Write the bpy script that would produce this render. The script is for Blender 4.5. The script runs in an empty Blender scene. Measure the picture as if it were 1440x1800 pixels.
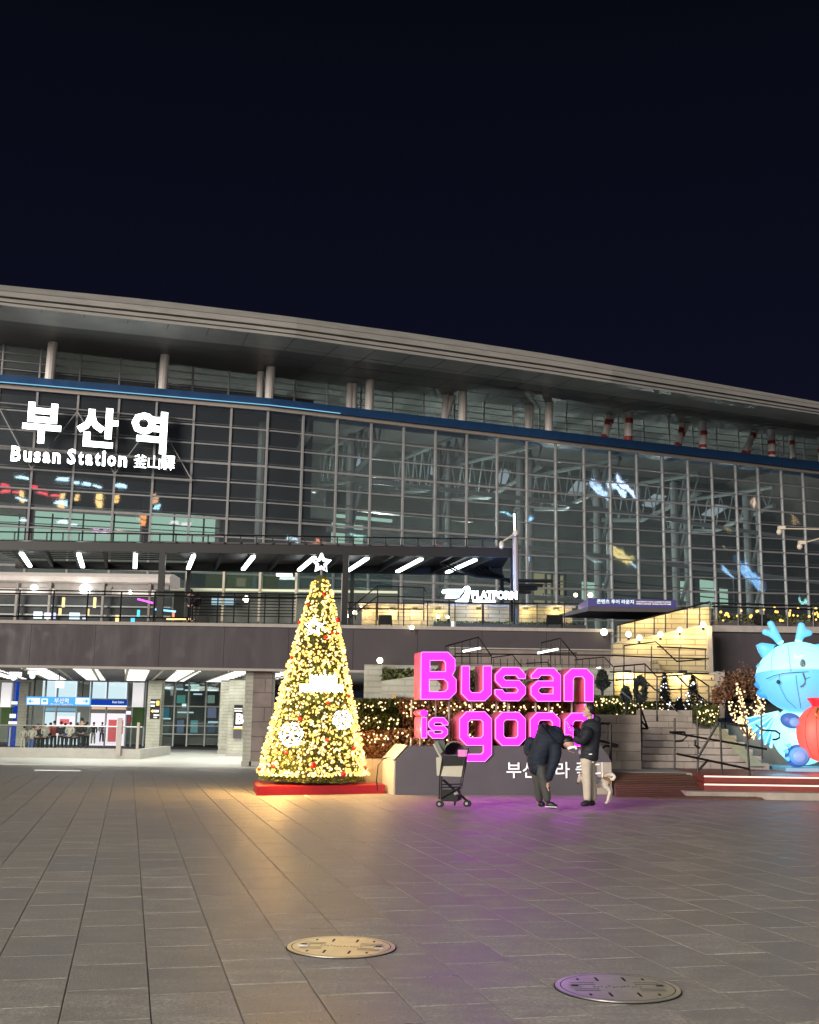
import bpy, bmesh, math, random
from mathutils import Vector, Matrix
random.seed(7)
R_ = math.radians
C = bpy.context.scene
COL = C.collection
# ------------------------------------------------------------------ camera
PITCH, ROLL, FPX, CAMH = math.atan(362 / 2000), 0.015, 2000.0, 1.5
fw = Vector((0, math.cos(PITCH), math.sin(PITCH)))
r0 = Vector((1, 0, 0)); u0 = Vector((0, -math.sin(PITCH), math.cos(PITCH)))
rt = r0 * math.cos(ROLL) + u0 * math.sin(ROLL)
up = -r0 * math.sin(ROLL) + u0 * math.cos(ROLL)
EYE = Vector((0, 0, CAMH))
cam_d = bpy.data.cameras.new('camera'); cam = bpy.data.objects.new('camera', cam_d); COL.objects.link(cam)
cam.matrix_world = Matrix(((rt.x, up.x, -fw.x, EYE.x), (rt.y, up.y, -fw.y, EYE.y), (rt.z, up.z, -fw.z, EYE.z), (0, 0, 0, 1)))
cam_d.sensor_fit = 'VERTICAL'; cam_d.sensor_height = 24; cam_d.lens = 24 * FPX / 1800
cam_d.clip_start = 0.1; cam_d.clip_end = 1500
C.camera = cam
# ------------------------------------------------------------------ night sky, weak town glow, exposure
w = bpy.data.worlds.new('World'); C.world = w; w.use_nodes = True
nt = w.node_tree; nt.nodes.clear()
wo = nt.nodes.new('ShaderNodeOutputWorld'); bg = nt.nodes.new('ShaderNodeBackground')
sky = nt.nodes.new('ShaderNodeTexSky'); sky.sky_type = 'NISHITA'; sky.sun_disc = False
sky.sun_elevation = R_(-4.0); sky.sun_rotation = R_(200)
tc = nt.nodes.new('ShaderNodeTexCoord'); sp = nt.nodes.new('ShaderNodeSeparateXYZ'); rp = nt.nodes.new('ShaderNodeValToRGB')
nt.links.new(tc.outputs['Generated'], sp.inputs[0]); nt.links.new(sp.outputs['Z'], rp.inputs[0])
rp.color_ramp.elements[0].position = 0.0; rp.color_ramp.elements[0].color = (0.0055, 0.0062, 0.0145, 1)
rp.color_ramp.elements[1].position = 0.62; rp.color_ramp.elements[1].color = (0.0009, 0.0012, 0.0026, 1)
e = rp.color_ramp.elements.new(0.3); e.color = (0.0024, 0.0028, 0.0085, 1)
mx = nt.nodes.new('ShaderNodeMixRGB'); mx.blend_type = 'ADD'; mx.inputs[0].default_value = 0.02
nt.links.new(rp.outputs[0], mx.inputs[1]); nt.links.new(sky.outputs[0], mx.inputs[2])
nt.links.new(mx.outputs[0], bg.inputs[0]); bg.inputs[1].default_value = 1.0
nt.links.new(bg.outputs[0], wo.inputs[0])
sd = bpy.data.lights.new('plaza_glow', 'SUN'); sd.energy = 2.6; sd.angle = R_(24); sd.color = (1.0, 0.91, 0.80)
so = bpy.data.objects.new('plaza_glow', sd); COL.objects.link(so)
so.rotation_euler = Vector((0.55, 0.80, -0.18)).to_track_quat('-Z', 'Y').to_euler()
C.view_settings.view_transform = 'Standard'; C.view_settings.look = 'None'
C.view_settings.exposure = 0.55; C.view_settings.gamma = 1.0; C.view_settings.use_curve_mapping = False
cy = C.cycles
cy.max_bounces = 6; cy.diffuse_bounces = 2; cy.glossy_bounces = 3; cy.transmission_bounces = 4; cy.transparent_max_bounces = 24
cy.caustics_reflective = False; cy.caustics_refractive = False; cy.sample_clamp_indirect = 4.0; cy.use_denoising = True

for k_, (lx, ly, le) in enumerate(((-9, -3, 900), (16, -5, 1450))):      # lamps of the two tall plaza masts behind the viewer
    ld = bpy.data.lights.new('mast_lamp', 'POINT'); ld.energy = le * 3.2; ld.shadow_soft_size = 0.9; ld.color = (1.0, 0.95, 0.87)
    lo = bpy.data.objects.new('mast_lamp', ld); COL.objects.link(lo); lo.location = (lx, ly, 12)
# ------------------------------------------------------------------ helpers
def P(px, py, Y):
    d = fw * FPX + rt * (px - 720) + up * (900 - py)
    return EYE + d * (Y / d.y)
def Gd(px, py, z=0.0):
    d = fw * FPX + rt * (px - 720) + up * (900 - py)
    return EYE + d * ((z - CAMH) / d.z)
def hit(px, py, o, n):
    d = fw * FPX + rt * (px - 720) + up * (900 - py)
    return EYE + d * ((o - EYE).dot(n) / d.dot(n))
def zat(X, Y, py):
    a = Vector((X, Y, 0)) - EYE
    k = (900 - py) / FPX
    return (k * a.dot(fw) - a.dot(up)) / (up.z - k * fw.z)
def interp(x, xs, ys):
    if x <= xs[0]: return ys[0] + (ys[1] - ys[0]) * (x - xs[0]) / (xs[1] - xs[0])
    for i in range(len(xs) - 1):
        if x <= xs[i + 1]: return ys[i] + (ys[i + 1] - ys[i]) * (x - xs[i]) / (xs[i + 1] - xs[i])
    return ys[-1] + (ys[-1] - ys[-2]) * (x - xs[-1]) / (xs[-1] - xs[-2])

def mat(name, col, rough=0.6, metal=0.0, var=0.0, vscale=4.0, bump=0.0, bscale=30.0, emit=None, es=0.0, spec=0.5, stretch=None, isl=0.0, grain=0.0):
    m = bpy.data.materials.new(name); m.use_nodes = True; n = m.node_tree; b = n.nodes['Principled BSDF']
    b.inputs['Base Color'].default_value = (*col, 1); b.inputs['Roughness'].default_value = rough
    b.inputs['Metallic'].default_value = metal; b.inputs['Specular IOR Level'].default_value = spec
    if emit: b.inputs['Emission Color'].default_value = (*emit, 1); b.inputs['Emission Strength'].default_value = es
    if var or bump or isl:
        g = n.nodes.new('ShaderNodeNewGeometry'); vec = g.outputs['Position']
        if stretch:
            mp = n.nodes.new('ShaderNodeMapping'); mp.inputs['Scale'].default_value = stretch
            n.links.new(vec, mp.inputs[0]); vec = mp.outputs[0]
        last = None
        if var:
            t = n.nodes.new('ShaderNodeTexNoise'); t.inputs['Scale'].default_value = vscale; t.inputs['Detail'].default_value = 6
            t.inputs['Roughness'].default_value = 0.65
            n.links.new(vec, t.inputs['Vector'])
            mr = n.nodes.new('ShaderNodeMapRange'); mr.inputs[1].default_value = 0.3; mr.inputs[2].default_value = 0.7
            mr.inputs[3].default_value = 1 - var; mr.inputs[4].default_value = 1 + var
            n.links.new(t.outputs[0], mr.inputs[0]); last = mr.outputs[0]
        if isl:
            oi = n.nodes.new('ShaderNodeObjectInfo'); ad = n.nodes.new('ShaderNodeMath'); ad.operation = 'ADD'
            n.links.new(oi.outputs['Random'], ad.inputs[0]); n.links.new(g.outputs['Random Per Island'], ad.inputs[1])
            fr = n.nodes.new('ShaderNodeMath'); fr.operation = 'FRACT'; n.links.new(ad.outputs[0], fr.inputs[0])
            m2 = n.nodes.new('ShaderNodeMapRange'); m2.inputs[3].default_value = 1 - isl; m2.inputs[4].default_value = 1 + isl
            n.links.new(fr.outputs[0], m2.inputs[0])
            if last:
                ml = n.nodes.new('ShaderNodeMath'); ml.operation = 'MULTIPLY'
                n.links.new(last, ml.inputs[0]); n.links.new(m2.outputs[0], ml.inputs[1]); last = ml.outputs[0]
            else: last = m2.outputs[0]
        if grain and last:
            gn = n.nodes.new('ShaderNodeTexNoise'); gn.inputs['Scale'].default_value = 38; gn.inputs['Detail'].default_value = 4; n.links.new(g.outputs['Position'], gn.inputs['Vector'])
            g2 = n.nodes.new('ShaderNodeMapRange'); g2.inputs[1].default_value = 0.35; g2.inputs[2].default_value = 0.65; g2.inputs[3].default_value = 1 - grain; g2.inputs[4].default_value = 1 + grain
            n.links.new(gn.outputs[0], g2.inputs[0])
            sn_ = n.nodes.new('ShaderNodeTexNoise'); sn_.inputs['Scale'].default_value = 1.1; sn_.inputs['Detail'].default_value = 8; n.links.new(g.outputs['Position'], sn_.inputs['Vector'])
            s2 = n.nodes.new('ShaderNodeMapRange'); s2.inputs[1].default_value = 0.56; s2.inputs[2].default_value = 0.72; s2.inputs[3].default_value = 1; s2.inputs[4].default_value = 0.68
            n.links.new(sn_.outputs[0], s2.inputs[0])
            for q_ in (g2, s2):
                mm_ = n.nodes.new('ShaderNodeMath'); mm_.operation = 'MULTIPLY'; n.links.new(last, mm_.inputs[0]); n.links.new(q_.outputs[0], mm_.inputs[1]); last = mm_.outputs[0]
        if last:
            v = n.nodes.new('ShaderNodeVectorMath'); v.operation = 'SCALE'; v.inputs[0].default_value = col
            n.links.new(last, v.inputs['Scale']); n.links.new(v.outputs[0], b.inputs['Base Color'])
            rr = n.nodes.new('ShaderNodeMath'); rr.operation = 'MULTIPLY'; rr.inputs[1].default_value = rough
            n.links.new(last, rr.inputs[0])
            if var: n.links.new(rr.outputs[0], b.inputs['Roughness'])
        if bump:
            t2 = n.nodes.new('ShaderNodeTexNoise'); t2.inputs['Scale'].default_value = bscale; t2.inputs['Detail'].default_value = 5
            n.links.new(vec, t2.inputs['Vector'])
            bm = n.nodes.new('ShaderNodeBump'); bm.inputs['Strength'].default_value = bump; bm.inputs['Distance'].default_value = 0.02
            n.links.new(t2.outputs[0], bm.inputs['Height']); n.links.new(bm.outputs[0], b.inputs['Normal'])
    return m
def emis(name, col, s):
    m = bpy.data.materials.new(name); m.use_nodes = True; n = m.node_tree; n.nodes.clear()
    o = n.nodes.new('ShaderNodeOutputMaterial'); e = n.nodes.new('ShaderNodeEmission')
    e.inputs[0].default_value = (*col, 1); e.inputs[1].default_value = s; n.links.new(e.outputs[0], o.inputs[0])
    return m
def glass(name, tint=(0.9, 0.95, 0.93), refl=0.14, rough=0.02, gcol=(1, 1, 1), bump=0.0, dust_haze=0.0):
    m = bpy.data.materials.new(name); m.use_nodes = True; n = m.node_tree; n.nodes.clear()
    o = n.nodes.new('ShaderNodeOutputMaterial'); mx = n.nodes.new('ShaderNodeMixShader')
    t = n.nodes.new('ShaderNodeBsdfTransparent'); g = n.nodes.new('ShaderNodeBsdfGlossy')
    t.inputs[0].default_value = (*tint, 1); g.inputs['Roughness'].default_value = rough; g.inputs['Color'].default_value = (*gcol, 1)
    mx.inputs[0].default_value = refl
    if bump:
        ge = n.nodes.new('ShaderNodeNewGeometry'); oi = n.nodes.new('ShaderNodeObjectInfo')
        nz = n.nodes.new('ShaderNodeTexNoise'); nz.noise_dimensions = '4D'; nz.inputs['Scale'].default_value = 0.5; nz.inputs['Detail'].default_value = 1
        ml = n.nodes.new('ShaderNodeMath'); ml.operation = 'MULTIPLY'; ml.inputs[1].default_value = 40
        n.links.new(oi.outputs['Random'], ml.inputs[0]); n.links.new(ml.outputs[0], nz.inputs['W'])
        n.links.new(ge.outputs['Position'], nz.inputs['Vector'])
        bm = n.nodes.new('ShaderNodeBump'); bm.inputs['Strength'].default_value = bump; bm.inputs['Distance'].default_value = 0.1
        n.links.new(nz.outputs[0], bm.inputs['Height']); n.links.new(bm.outputs[0], g.inputs['Normal'])
    n.links.new(t.outputs[0], mx.inputs[1]); n.links.new(g.outputs[0], mx.inputs[2]); n.links.new(mx.outputs[0], o.inputs[0])
    if dust_haze:  # grey diffuse film: glass dirt that also paints haze over the panes
        df = n.nodes.new('ShaderNodeBsdfDiffuse'); df.inputs[0].default_value = (.48, .54, .60, 1); m2 = n.nodes.new('ShaderNodeMixShader'); m2.inputs[0].default_value = dust_haze
        n.links.new(mx.outputs[0], m2.inputs[1]); n.links.new(df.outputs[0], m2.inputs[2]); n.links.new(m2.outputs[0], o.inputs[0])
    return m
def brickmat(name, c1, c2, mortar, bw, bh, rough=0.8, mort=0.02):
    m = bpy.data.materials.new(name); m.use_nodes = True; n = m.node_tree; b = n.nodes['Principled BSDF']
    g = n.nodes.new('ShaderNodeNewGeometry'); s = n.nodes.new('ShaderNodeSeparateXYZ'); n.links.new(g.outputs['Position'], s.inputs[0])
    a = n.nodes.new('ShaderNodeMath'); a.operation = 'ADD'; n.links.new(s.outputs['X'], a.inputs[0]); n.links.new(s.outputs['Y'], a.inputs[1])
    cb = n.nodes.new('ShaderNodeCombineXYZ'); n.links.new(a.outputs[0], cb.inputs[0]); n.links.new(s.outputs['Z'], cb.inputs[1])
    t = n.nodes.new('ShaderNodeTexBrick'); n.links.new(cb.outputs[0], t.inputs['Vector'])
    t.inputs['Color1'].default_value = (*c1, 1); t.inputs['Color2'].default_value = (*c2, 1); t.inputs['Mortar'].default_value = (*mortar, 1)
    t.inputs['Scale'].default_value = 1; t.inputs['Brick Width'].default_value = bw; t.inputs['Row Height'].default_value = bh; t.inputs['Mortar Size'].default_value = mort
    nz = n.nodes.new('ShaderNodeTexNoise'); nz.inputs['Scale'].default_value = 1.3; nz.inputs['Detail'].default_value = 6; n.links.new(g.outputs['Position'], nz.inputs['Vector'])
    mr = n.nodes.new('ShaderNodeMapRange'); mr.inputs[1].default_value = 0.3; mr.inputs[2].default_value = 0.7; mr.inputs[3].default_value = 0.75; mr.inputs[4].default_value = 1.2
    n.links.new(nz.outputs[0], mr.inputs[0])
    v = n.nodes.new('ShaderNodeVectorMath'); v.operation = 'SCALE'; n.links.new(t.outputs['Color'], v.inputs[0]); n.links.new(mr.outputs[0], v.inputs['Scale'])
    n.links.new(v.outputs[0], b.inputs['Base Color']); b.inputs['Roughness'].default_value = rough
    bm = n.nodes.new('ShaderNodeBump'); bm.inputs['Strength'].default_value = 0.6; bm.inputs['Distance'].default_value = 0.03; bm.invert = True
    n.links.new(t.outputs['Fac'], bm.inputs['Height']); n.links.new(bm.outputs[0], b.inputs['Normal'])
    return m

def wloc(o):
    v = Vector((0, 0, 0))
    while o: v += o.location; o = o.parent
    return v
class MB:
    def __init__(s): s.v = []; s.f = []; s.mi = []; s.cur = 0
    def add(s, vs, fs):
        b = len(s.v); s.v += [tuple(v) for v in vs]; s.f += [tuple(b + i for i in f) for f in fs]; s.mi += [s.cur] * len(fs); return s
    def hexa(s, p):   # 8 points: bottom 4 ccw, top 4 ccw
        return s.add(p, [(0, 3, 2, 1), (4, 5, 6, 7), (0, 1, 5, 4), (1, 2, 6, 5), (2, 3, 7, 6), (3, 0, 4, 7)])
    def box(s, a, b):
        x0, x1 = sorted((a[0], b[0])); y0, y1 = sorted((a[1], b[1])); z0, z1 = sorted((a[2], b[2]))
        return s.hexa([(x0, y0, z0), (x1, y0, z0), (x1, y1, z0), (x0, y1, z0), (x0, y0, z1), (x1, y0, z1), (x1, y1, z1), (x0, y1, z1)])
    def rbox(s, c, h, rz=0, rx=0, ry=0):
        m = Matrix.Rotation(rz, 3, 'Z') @ Matrix.Rotation(ry, 3, 'Y') @ Matrix.Rotation(rx, 3, 'X'); c = Vector(c)
        return s.hexa([c + m @ Vector((h[0] * a, h[1] * b, h[2] * d)) for d in (-1, 1) for a, b in ((-1, -1), (1, -1), (1, 1), (-1, 1))])
    def tube(s, pts, r, n=8, r2=None, cap=True):
        pts = [Vector(p) for p in pts]; rings = []
        for i, p in enumerate(pts):
            t = (pts[min(i + 1, len(pts) - 1)] - pts[max(i - 1, 0)]).normalized()
            a = t.cross(Vector((0, 0, 1))) if abs(t.z) < 0.95 else t.cross(Vector((1, 0, 0)))
            a.normalize(); b = t.cross(a)
            rr = r if r2 is None else r + (r2 - r) * i / (len(pts) - 1)
            rings.append([p + (a * math.cos(2 * math.pi * k / n) + b * math.sin(2 * math.pi * k / n)) * rr for k in range(n)])
        vs = [v for g in rings for v in g]; fs = []
        for i in range(len(rings) - 1):
            for k in range(n): fs.append((i * n + k, i * n + (k + 1) % n, (i + 1) * n + (k + 1) % n, (i + 1) * n + k))
        if cap: fs += [tuple(range(n - 1, -1, -1)), tuple((len(rings) - 1) * n + k for k in range(n))]
        return s.add(vs, fs)
    def ball(s, c, r, n=8, m=6, rot=None):
        if not hasattr(r, '__len__'): r = (r, r, r)
        c = Vector(c); vs = [Vector((0, 0, r[2]))]; fs = []
        for j in range(1, m):
            for i in range(n):
                a, b = 2 * math.pi * i / n, math.pi * j / m
                vs.append(Vector((r[0] * math.cos(a) * math.sin(b), r[1] * math.sin(a) * math.sin(b), r[2] * math.cos(b))))
        vs.append(Vector((0, 0, -r[2])))
        for i in range(n): fs.append((0, 1 + i, 1 + (i + 1) % n))
        for j in range(m - 2):
            for i in range(n):
                a = 1 + j * n; fs.append((a + i, a + n + i, a + n + (i + 1) % n, a + (i + 1) % n))
        a = 1 + (m - 2) * n; L = len(vs) - 1
        for i in range(n): fs.append((a + i, L, a + (i + 1) % n))
        if rot: vs = [rot @ v for v in vs]
        return s.add([v + c for v in vs], fs)
    def prism(s, pts, d):   # closed planar polygon, pushed along vector d
        pts = [Vector(p) for p in pts]; d = Vector(d); n = len(pts)
        return s.add(pts + [p + d for p in pts], [tuple(range(n - 1, -1, -1)), tuple(range(n, 2 * n))] + [(i, (i + 1) % n, n + (i + 1) % n, n + i) for i in range(n)])
    def quad(s, a, b, c, d): return s.add([a, b, c, d], [(0, 1, 2, 3)])
    def build(s, name, m, parent=None, smooth=False, world=True, kind=None, label=None):
        off = wloc(parent) if (parent and world) else Vector((0, 0, 0))
        me = bpy.data.meshes.new(name); me.from_pydata([tuple(Vector(v) - off) for v in s.v], [], s.f)
        for x in (m if isinstance(m, (list, tuple)) else [m]): me.materials.append(x)
        if isinstance(m, (list, tuple)): me.polygons.foreach_set('material_index', s.mi)
        me.validate(); me.update()
        bm = bmesh.new(); bm.from_mesh(me); bmesh.ops.recalc_face_normals(bm, faces=bm.faces); bm.to_mesh(me); bm.free()
        if smooth: me.polygons.foreach_set('use_smooth', [True] * len(me.polygons))
        o = bpy.data.objects.new(name, me); COL.objects.link(o)
        if parent: o.parent = parent
        if kind: o['kind'] = kind
        if label: o['label'] = label
        return o
def thing(name, label, cat, loc=(0, 0, 0), group=None):
    o = bpy.data.objects.new(name, None); COL.objects.link(o); o.location = loc; o.empty_display_size = 0.2
    o['label'] = label; o['category'] = cat
    if group: o['group'] = group
    return o
def tag(o, label, cat, group=None):
    o['label'] = label; o['category'] = cat
    if group: o['group'] = group
    return o
def dup(root, loc, label=None, group=None):
    r = root.copy(); COL.objects.link(r); r.location = loc
    if label: r['label'] = label
    if group: r['group'] = group
    for ch in list(root.children):
        c = ch.copy(); COL.objects.link(c); c.parent = r
        for g in ch.children:
            d = g.copy(); COL.objects.link(d); d.parent = c
    return r
def pbox(mb, x0, y0, x1, y1, Y, dep):      # a box whose front face at distance Y spans this patch of the view
    ym, xm = (y0 + y1) / 2, (x0 + x1) / 2
    X0, X1 = P(x0, ym, Y).x, P(x1, ym, Y).x; Z0, Z1 = P(xm, y1, Y).z, P(xm, y0, Y).z
    return mb.box((X0, Y, Z0), (X1, Y + dep, Z1))
def text_mesh(body, bold=0.0, ext=0.04, res=2, spacing=1.0):
    cu = bpy.data.curves.new('letters', 'FONT'); cu.body = body; cu.offset = bold; cu.extrude = ext; cu.resolution_u = res; cu.space_character = spacing
    o = bpy.data.objects.new('letters', cu); COL.objects.link(o); bpy.context.view_layer.update()
    me = bpy.data.meshes.new_from_object(o.evaluated_get(bpy.context.evaluated_depsgraph_get()))
    bpy.data.objects.remove(o); bpy.data.curves.remove(cu)
    return me
def place_text(name, body, px0, py0, px1, py1, o, t, n, m, parent, bold=0.0, ext=0.04, thick=0.1, spacing=1.0):
    """letters standing on the vertical plane through o with tangent t, facing -n, filling this patch"""
    me = text_mesh(body, bold, 0.5, spacing=spacing)
    xs = [v.co.x for v in me.vertices]; ys = [v.co.y for v in me.vertices]
    a = hit(px0, (py0 + py1) / 2, o, n); b = hit(px1, (py0 + py1) / 2, o, n)
    zt = hit((px0 + px1) / 2, py0, o, n).z; zb = hit((px0 + px1) / 2, py1, o, n).z
    wx, wy = max(xs) - min(xs), max(ys) - min(ys)
    off = wloc(parent) if parent else Vector((0, 0, 0))
    W = Vector((b.x - a.x, b.y - a.y, 0))
    for v in me.vertices:
        fx, fy = (v.co.x - min(xs)) / wx, (v.co.y - min(ys)) / wy
        q = Vector((a.x, a.y, 0)) + W * fx; q.z = zb + (zt - zb) * fy
        q -= n * ((0.5 + v.co.z) * thick)
        v.co = q - off
    me.materials.clear(); me.materials.append(m); me.materials.append(M['black']); me.name = name
    for p in me.polygons:
        p.material_index = 0 if max((me.vertices[i].co + off - o).dot(n) for i in p.vertices) < -thick * 0.9 else 1
    ob = bpy.data.objects.new(name, me); COL.objects.link(ob)
    if parent: ob.parent = parent
    return ob
def skin(name, pts, edges, radii, m, parent=None, sub=2, root=0, world=True):
    me = bpy.data.meshes.new('tmp'); me.from_pydata([tuple(p) for p in pts], edges, [])
    o = bpy.data.objects.new('tmp', me); COL.objects.link(o)
    o.modifiers.new('s', 'SKIN'); su = o.modifiers.new('u', 'SUBSURF'); su.levels = sub; su.render_levels = sub
    for i, r in enumerate(radii):
        sv = me.skin_vertices[0].data[i]; sv.radius = r if hasattr(r, '__len__') else (r, r); sv.use_root = (i == root)
    bpy.context.view_layer.update()
    nm = bpy.data.meshes.new_from_object(o.evaluated_get(bpy.context.evaluated_depsgraph_get()))
    bpy.data.objects.remove(o); bpy.data.meshes.remove(me)
    off = wloc(parent) if (parent and world) else Vector((0, 0, 0))
    for v in nm.vertices: v.co -= off
    nm.materials.clear(); nm.materials.append(m); nm.name = name
    nm.polygons.foreach_set('use_smooth', [True] * len(nm.polygons))
    ob = bpy.data.objects.new(name, nm); COL.objects.link(ob)
    if parent: ob.parent = parent
    return ob
def lamp(name, loc, energy, col=(1, 0.8, 0.5), r=0.1, parent=None):
    d = bpy.data.lights.new(name, 'POINT'); d.energy = energy; d.color = col; d.shadow_soft_size = r
    o = bpy.data.objects.new(name, d); COL.objects.link(o); o.location = Vector(loc) - (wloc(parent) if parent else Vector((0, 0, 0)))
    if parent: o.parent = parent
    return o
def area(name, loc, sx, sy, energy, col, rot=(0, 0, 0)):
    d = bpy.data.lights.new(name, 'AREA'); d.shape = 'RECTANGLE'; d.size = sx; d.size_y = sy; d.energy = energy; d.color = col
    o = bpy.data.objects.new(name, d); COL.objects.link(o); o.location = loc; o.rotation_euler = rot
    return o

# ------------------------------------------------------------------ materials
M = {}
def mk(k, *a, **kw): M[k] = mat(k, *a, **kw)
mk('paving', (0.285, 0.268, 0.243), 0.56, var=0.30, vscale=4.5, bump=0.5, bscale=95, isl=0.15, stretch=(0.75, 1.6, 1), grain=0.30)
mk('joint', (0.03, 0.03, 0.028), 0.9)
mk('podium', (0.046, 0.037, 0.046), 0.65, var=0.26, vscale=1.6, bump=0.1, bscale=20, stretch=(1, 1, .18), grain=.12)
mk('cap', (0.33, 0.30, 0.28), 0.6, var=0.15)
mk('concrete', (0.34, 0.335, 0.31), 0.8, var=0.12, vscale=2, bump=0.15)
mk('whitefloor', (0.52, 0.53, 0.49), 0.35, var=0.08, vscale=1)
mk('mullion', (0.43, 0.42, 0.435), 0.45, metal=0.3, var=0.1)
mk('ledge', (0.022, 0.075, 0.20), 0.45, var=0.15, vscale=1)
mk('cream', (0.42, 0.36, 0.33), 0.6, var=0.1)
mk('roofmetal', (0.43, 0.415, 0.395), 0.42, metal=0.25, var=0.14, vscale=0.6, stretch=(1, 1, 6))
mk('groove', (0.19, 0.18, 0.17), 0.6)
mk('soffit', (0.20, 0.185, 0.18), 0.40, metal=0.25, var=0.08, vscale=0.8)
mk('seam', (0.16, 0.155, 0.155), 0.4)
mk('whitepaint', (0.82, 0.76, 0.73), 0.5, var=0.08)
mk('redpaint', (0.42, 0.05, 0.04), 0.5, var=0.2)
mk('truss', (0.42, 0.455, 0.45), 0.5)
mk('inwall', (0.17, 0.18, 0.165), 0.8, var=0.3, vscale=0.4)
mk('indark', (0.04, 0.046, 0.052), 0.7, var=0.3, vscale=0.5)
mk('black', (0.007, 0.007, 0.009), 0.45, metal=0.3)
mk('blackrail', (0.014, 0.013, 0.014), 0.35, metal=0.4)
mk('steel', (0.6, 0.6, 0.6), 0.3, metal=0.9)
mk('darkgrey', (0.055, 0.05, 0.06), 0.6, var=0.1)
mk('signbase', (0.115, 0.105, 0.125), 0.55, var=0.08, vscale=2)
mk('cream_panel', (0.58, 0.52, 0.40), 0.5)
mk('letterside', (0.78, 0.12, 0.24), 0.45)
mk('red', (0.36, 0.012, 0.022), 0.4, var=0.1)
mk('needle', (0.13, 0.15, 0.03), 0.6, isl=0.5)
mk('hedge', (0.07, 0.085, 0.02), 0.6, isl=0.6)
mk('hedge2', (0.17, 0.075, 0.035), 0.7, isl=0.5)
mk('soil', (0.04, 0.03, 0.02), 0.9)
mk('wood', (0.13, 0.055, 0.038), 0.45, var=0.3, vscale=6, bump=0.2, stretch=(1, 12, 12), isl=0.22)
mk('redstep', (0.22, 0.045, 0.035), 0.5, var=0.15)
mk('moss', (0.05, 0.10, 0.03), 0.9, var=0.4, vscale=20, bump=0.5)
mk('skinc', (0.55, 0.33, 0.24), 0.5)
mk('hair', (0.012, 0.01, 0.01), 0.5)
mk('navy', (0.014, 0.02, 0.036), 0.72, var=0.2, vscale=12, bump=0.9, bscale=7, stretch=(1, 1, 3), spec=.3)
mk('blackcoat', (0.016, 0.018, 0.026), 0.66, var=0.2, bump=1.0, bscale=6, stretch=(0.6, 0.6, 3.4), spec=.35)
mk('darkpants', (0.055, 0.055, 0.055), 0.8, var=0.25, vscale=14, bump=0.5, bscale=14)
mk('beige', (0.52, 0.46, 0.38), 0.8, var=0.1, vscale=10, bump=0.5, bscale=12)
mk('lilac', (0.5, 0.42, 0.6), 0.7)
mk('shoe', (0.012, 0.012, 0.013), 0.5)
mk('fur', (0.85, 0.76, 0.66), 0.9, var=0.15, vscale=20, bump=0.5, bscale=90)
mk('furtan', (0.36, 0.20, 0.09), 0.9, var=0.2, vscale=20, bump=0.5, bscale=90)
mk('dogcoat', (0.42, 0.46, 0.60), 0.8, var=0.3, vscale=30)
mk('canvas', (0.50, 0.47, 0.38), 0.8, var=0.1)
mk('greyfab', (0.20, 0.22, 0.20), 0.8)
mk('blackfab', (0.01, 0.01, 0.012), 0.7)
mk('manhole', (0.85, 0.82, 0.74), 0.33, metal=1.0, var=0.12, vscale=8, bump=0.1, bscale=90)
mk('slot', (0.01, 0.01, 0.01), 0.8)
mk('signwhite', (0.8, 0.8, 0.8), 0.5, emit=(1, 0.95, 1), es=0.35)
mk('gold', (0.7, 0.45, 0.12), 0.35, metal=0.8)
mk('city', (0.03, 0.03, 0.032), 0.9)
M['stone'] = mat('stone', (0.40, 0.345, 0.30), 0.8, var=0.18, vscale=2.5, bump=0.3, bscale=25, isl=0.10)
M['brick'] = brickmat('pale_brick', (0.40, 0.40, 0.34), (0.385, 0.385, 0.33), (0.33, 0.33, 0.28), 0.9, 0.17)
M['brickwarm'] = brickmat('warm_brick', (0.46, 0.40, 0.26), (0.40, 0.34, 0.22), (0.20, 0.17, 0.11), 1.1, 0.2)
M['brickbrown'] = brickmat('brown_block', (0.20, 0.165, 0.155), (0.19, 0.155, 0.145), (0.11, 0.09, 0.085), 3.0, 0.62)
M['facade_glass'] = glass('facade_glass', (0.82, 0.85, 0.86), 0.105, 0.02, bump=0.05, dust_haze=0.045)
M['clear_glass'] = glass('clear_glass', (0.93, 0.97, 0.95), 0.05)
M['hall_glass'] = glass('hall_glass', (0.75, 0.85, 0.83), 0.08)
M['magenta'] = emis('magenta_face', (0.74, 0.008, 1.0), 5.6)
M['magedge'] = emis('pale_edge', (1.0, 0.33, 1.0), 1.2)
M['white_led'] = emis('white_led', (0.93, 1.0, 0.97), 5.0)
M['tube_led'] = emis('tube_led', (0.88, 1.0, 0.94), 4.5)
M['bulb'] = emis('warm_bulb', (1.0, 0.56, 0.12), 1.9)
M['bulbw'] = emis('pale_bulb', (1.0, 0.72, 0.34), 1.9)
M['warm_sphere'] = emis('warm_sphere', (1.0, 0.88, 0.5), 9.0)
M['star'] = emis('white_star', (0.92, 0.95, 1.0), 3.2)
M['blue_led'] = emis('blue_led', (0.75, 0.88, 1.0), 5.0)
M['cyan_led'] = emis('cyan_led', (0.45, 1.0, 1.0), 1.4)
M['step_led'] = emis('step_led', (1.0, 0.62, 0.5), 1.5)
M['shop'] = emis('shop_light', (0.98, 0.80, 0.94), 0.95)
M['shopw'] = emis('shop_white', (0.72, 0.86, 0.95), 0.8)
M['ceil'] = emis('ceiling_panel', (1.0, 0.97, 0.88), 1.15)
M['green_in'] = emis('green_interior', (0.62, 0.95, 0.74), 0.6)
M['subblue'] = emis('subway_blue', (0.10, 0.42, 0.95), 0.85)
M['subdark'] = emis('subway_navy', (0.012, 0.06, 0.45), 0.6)
M['subwhite'] = emis('subway_white', (0.8, 0.95, 1.0), 1.0)
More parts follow.
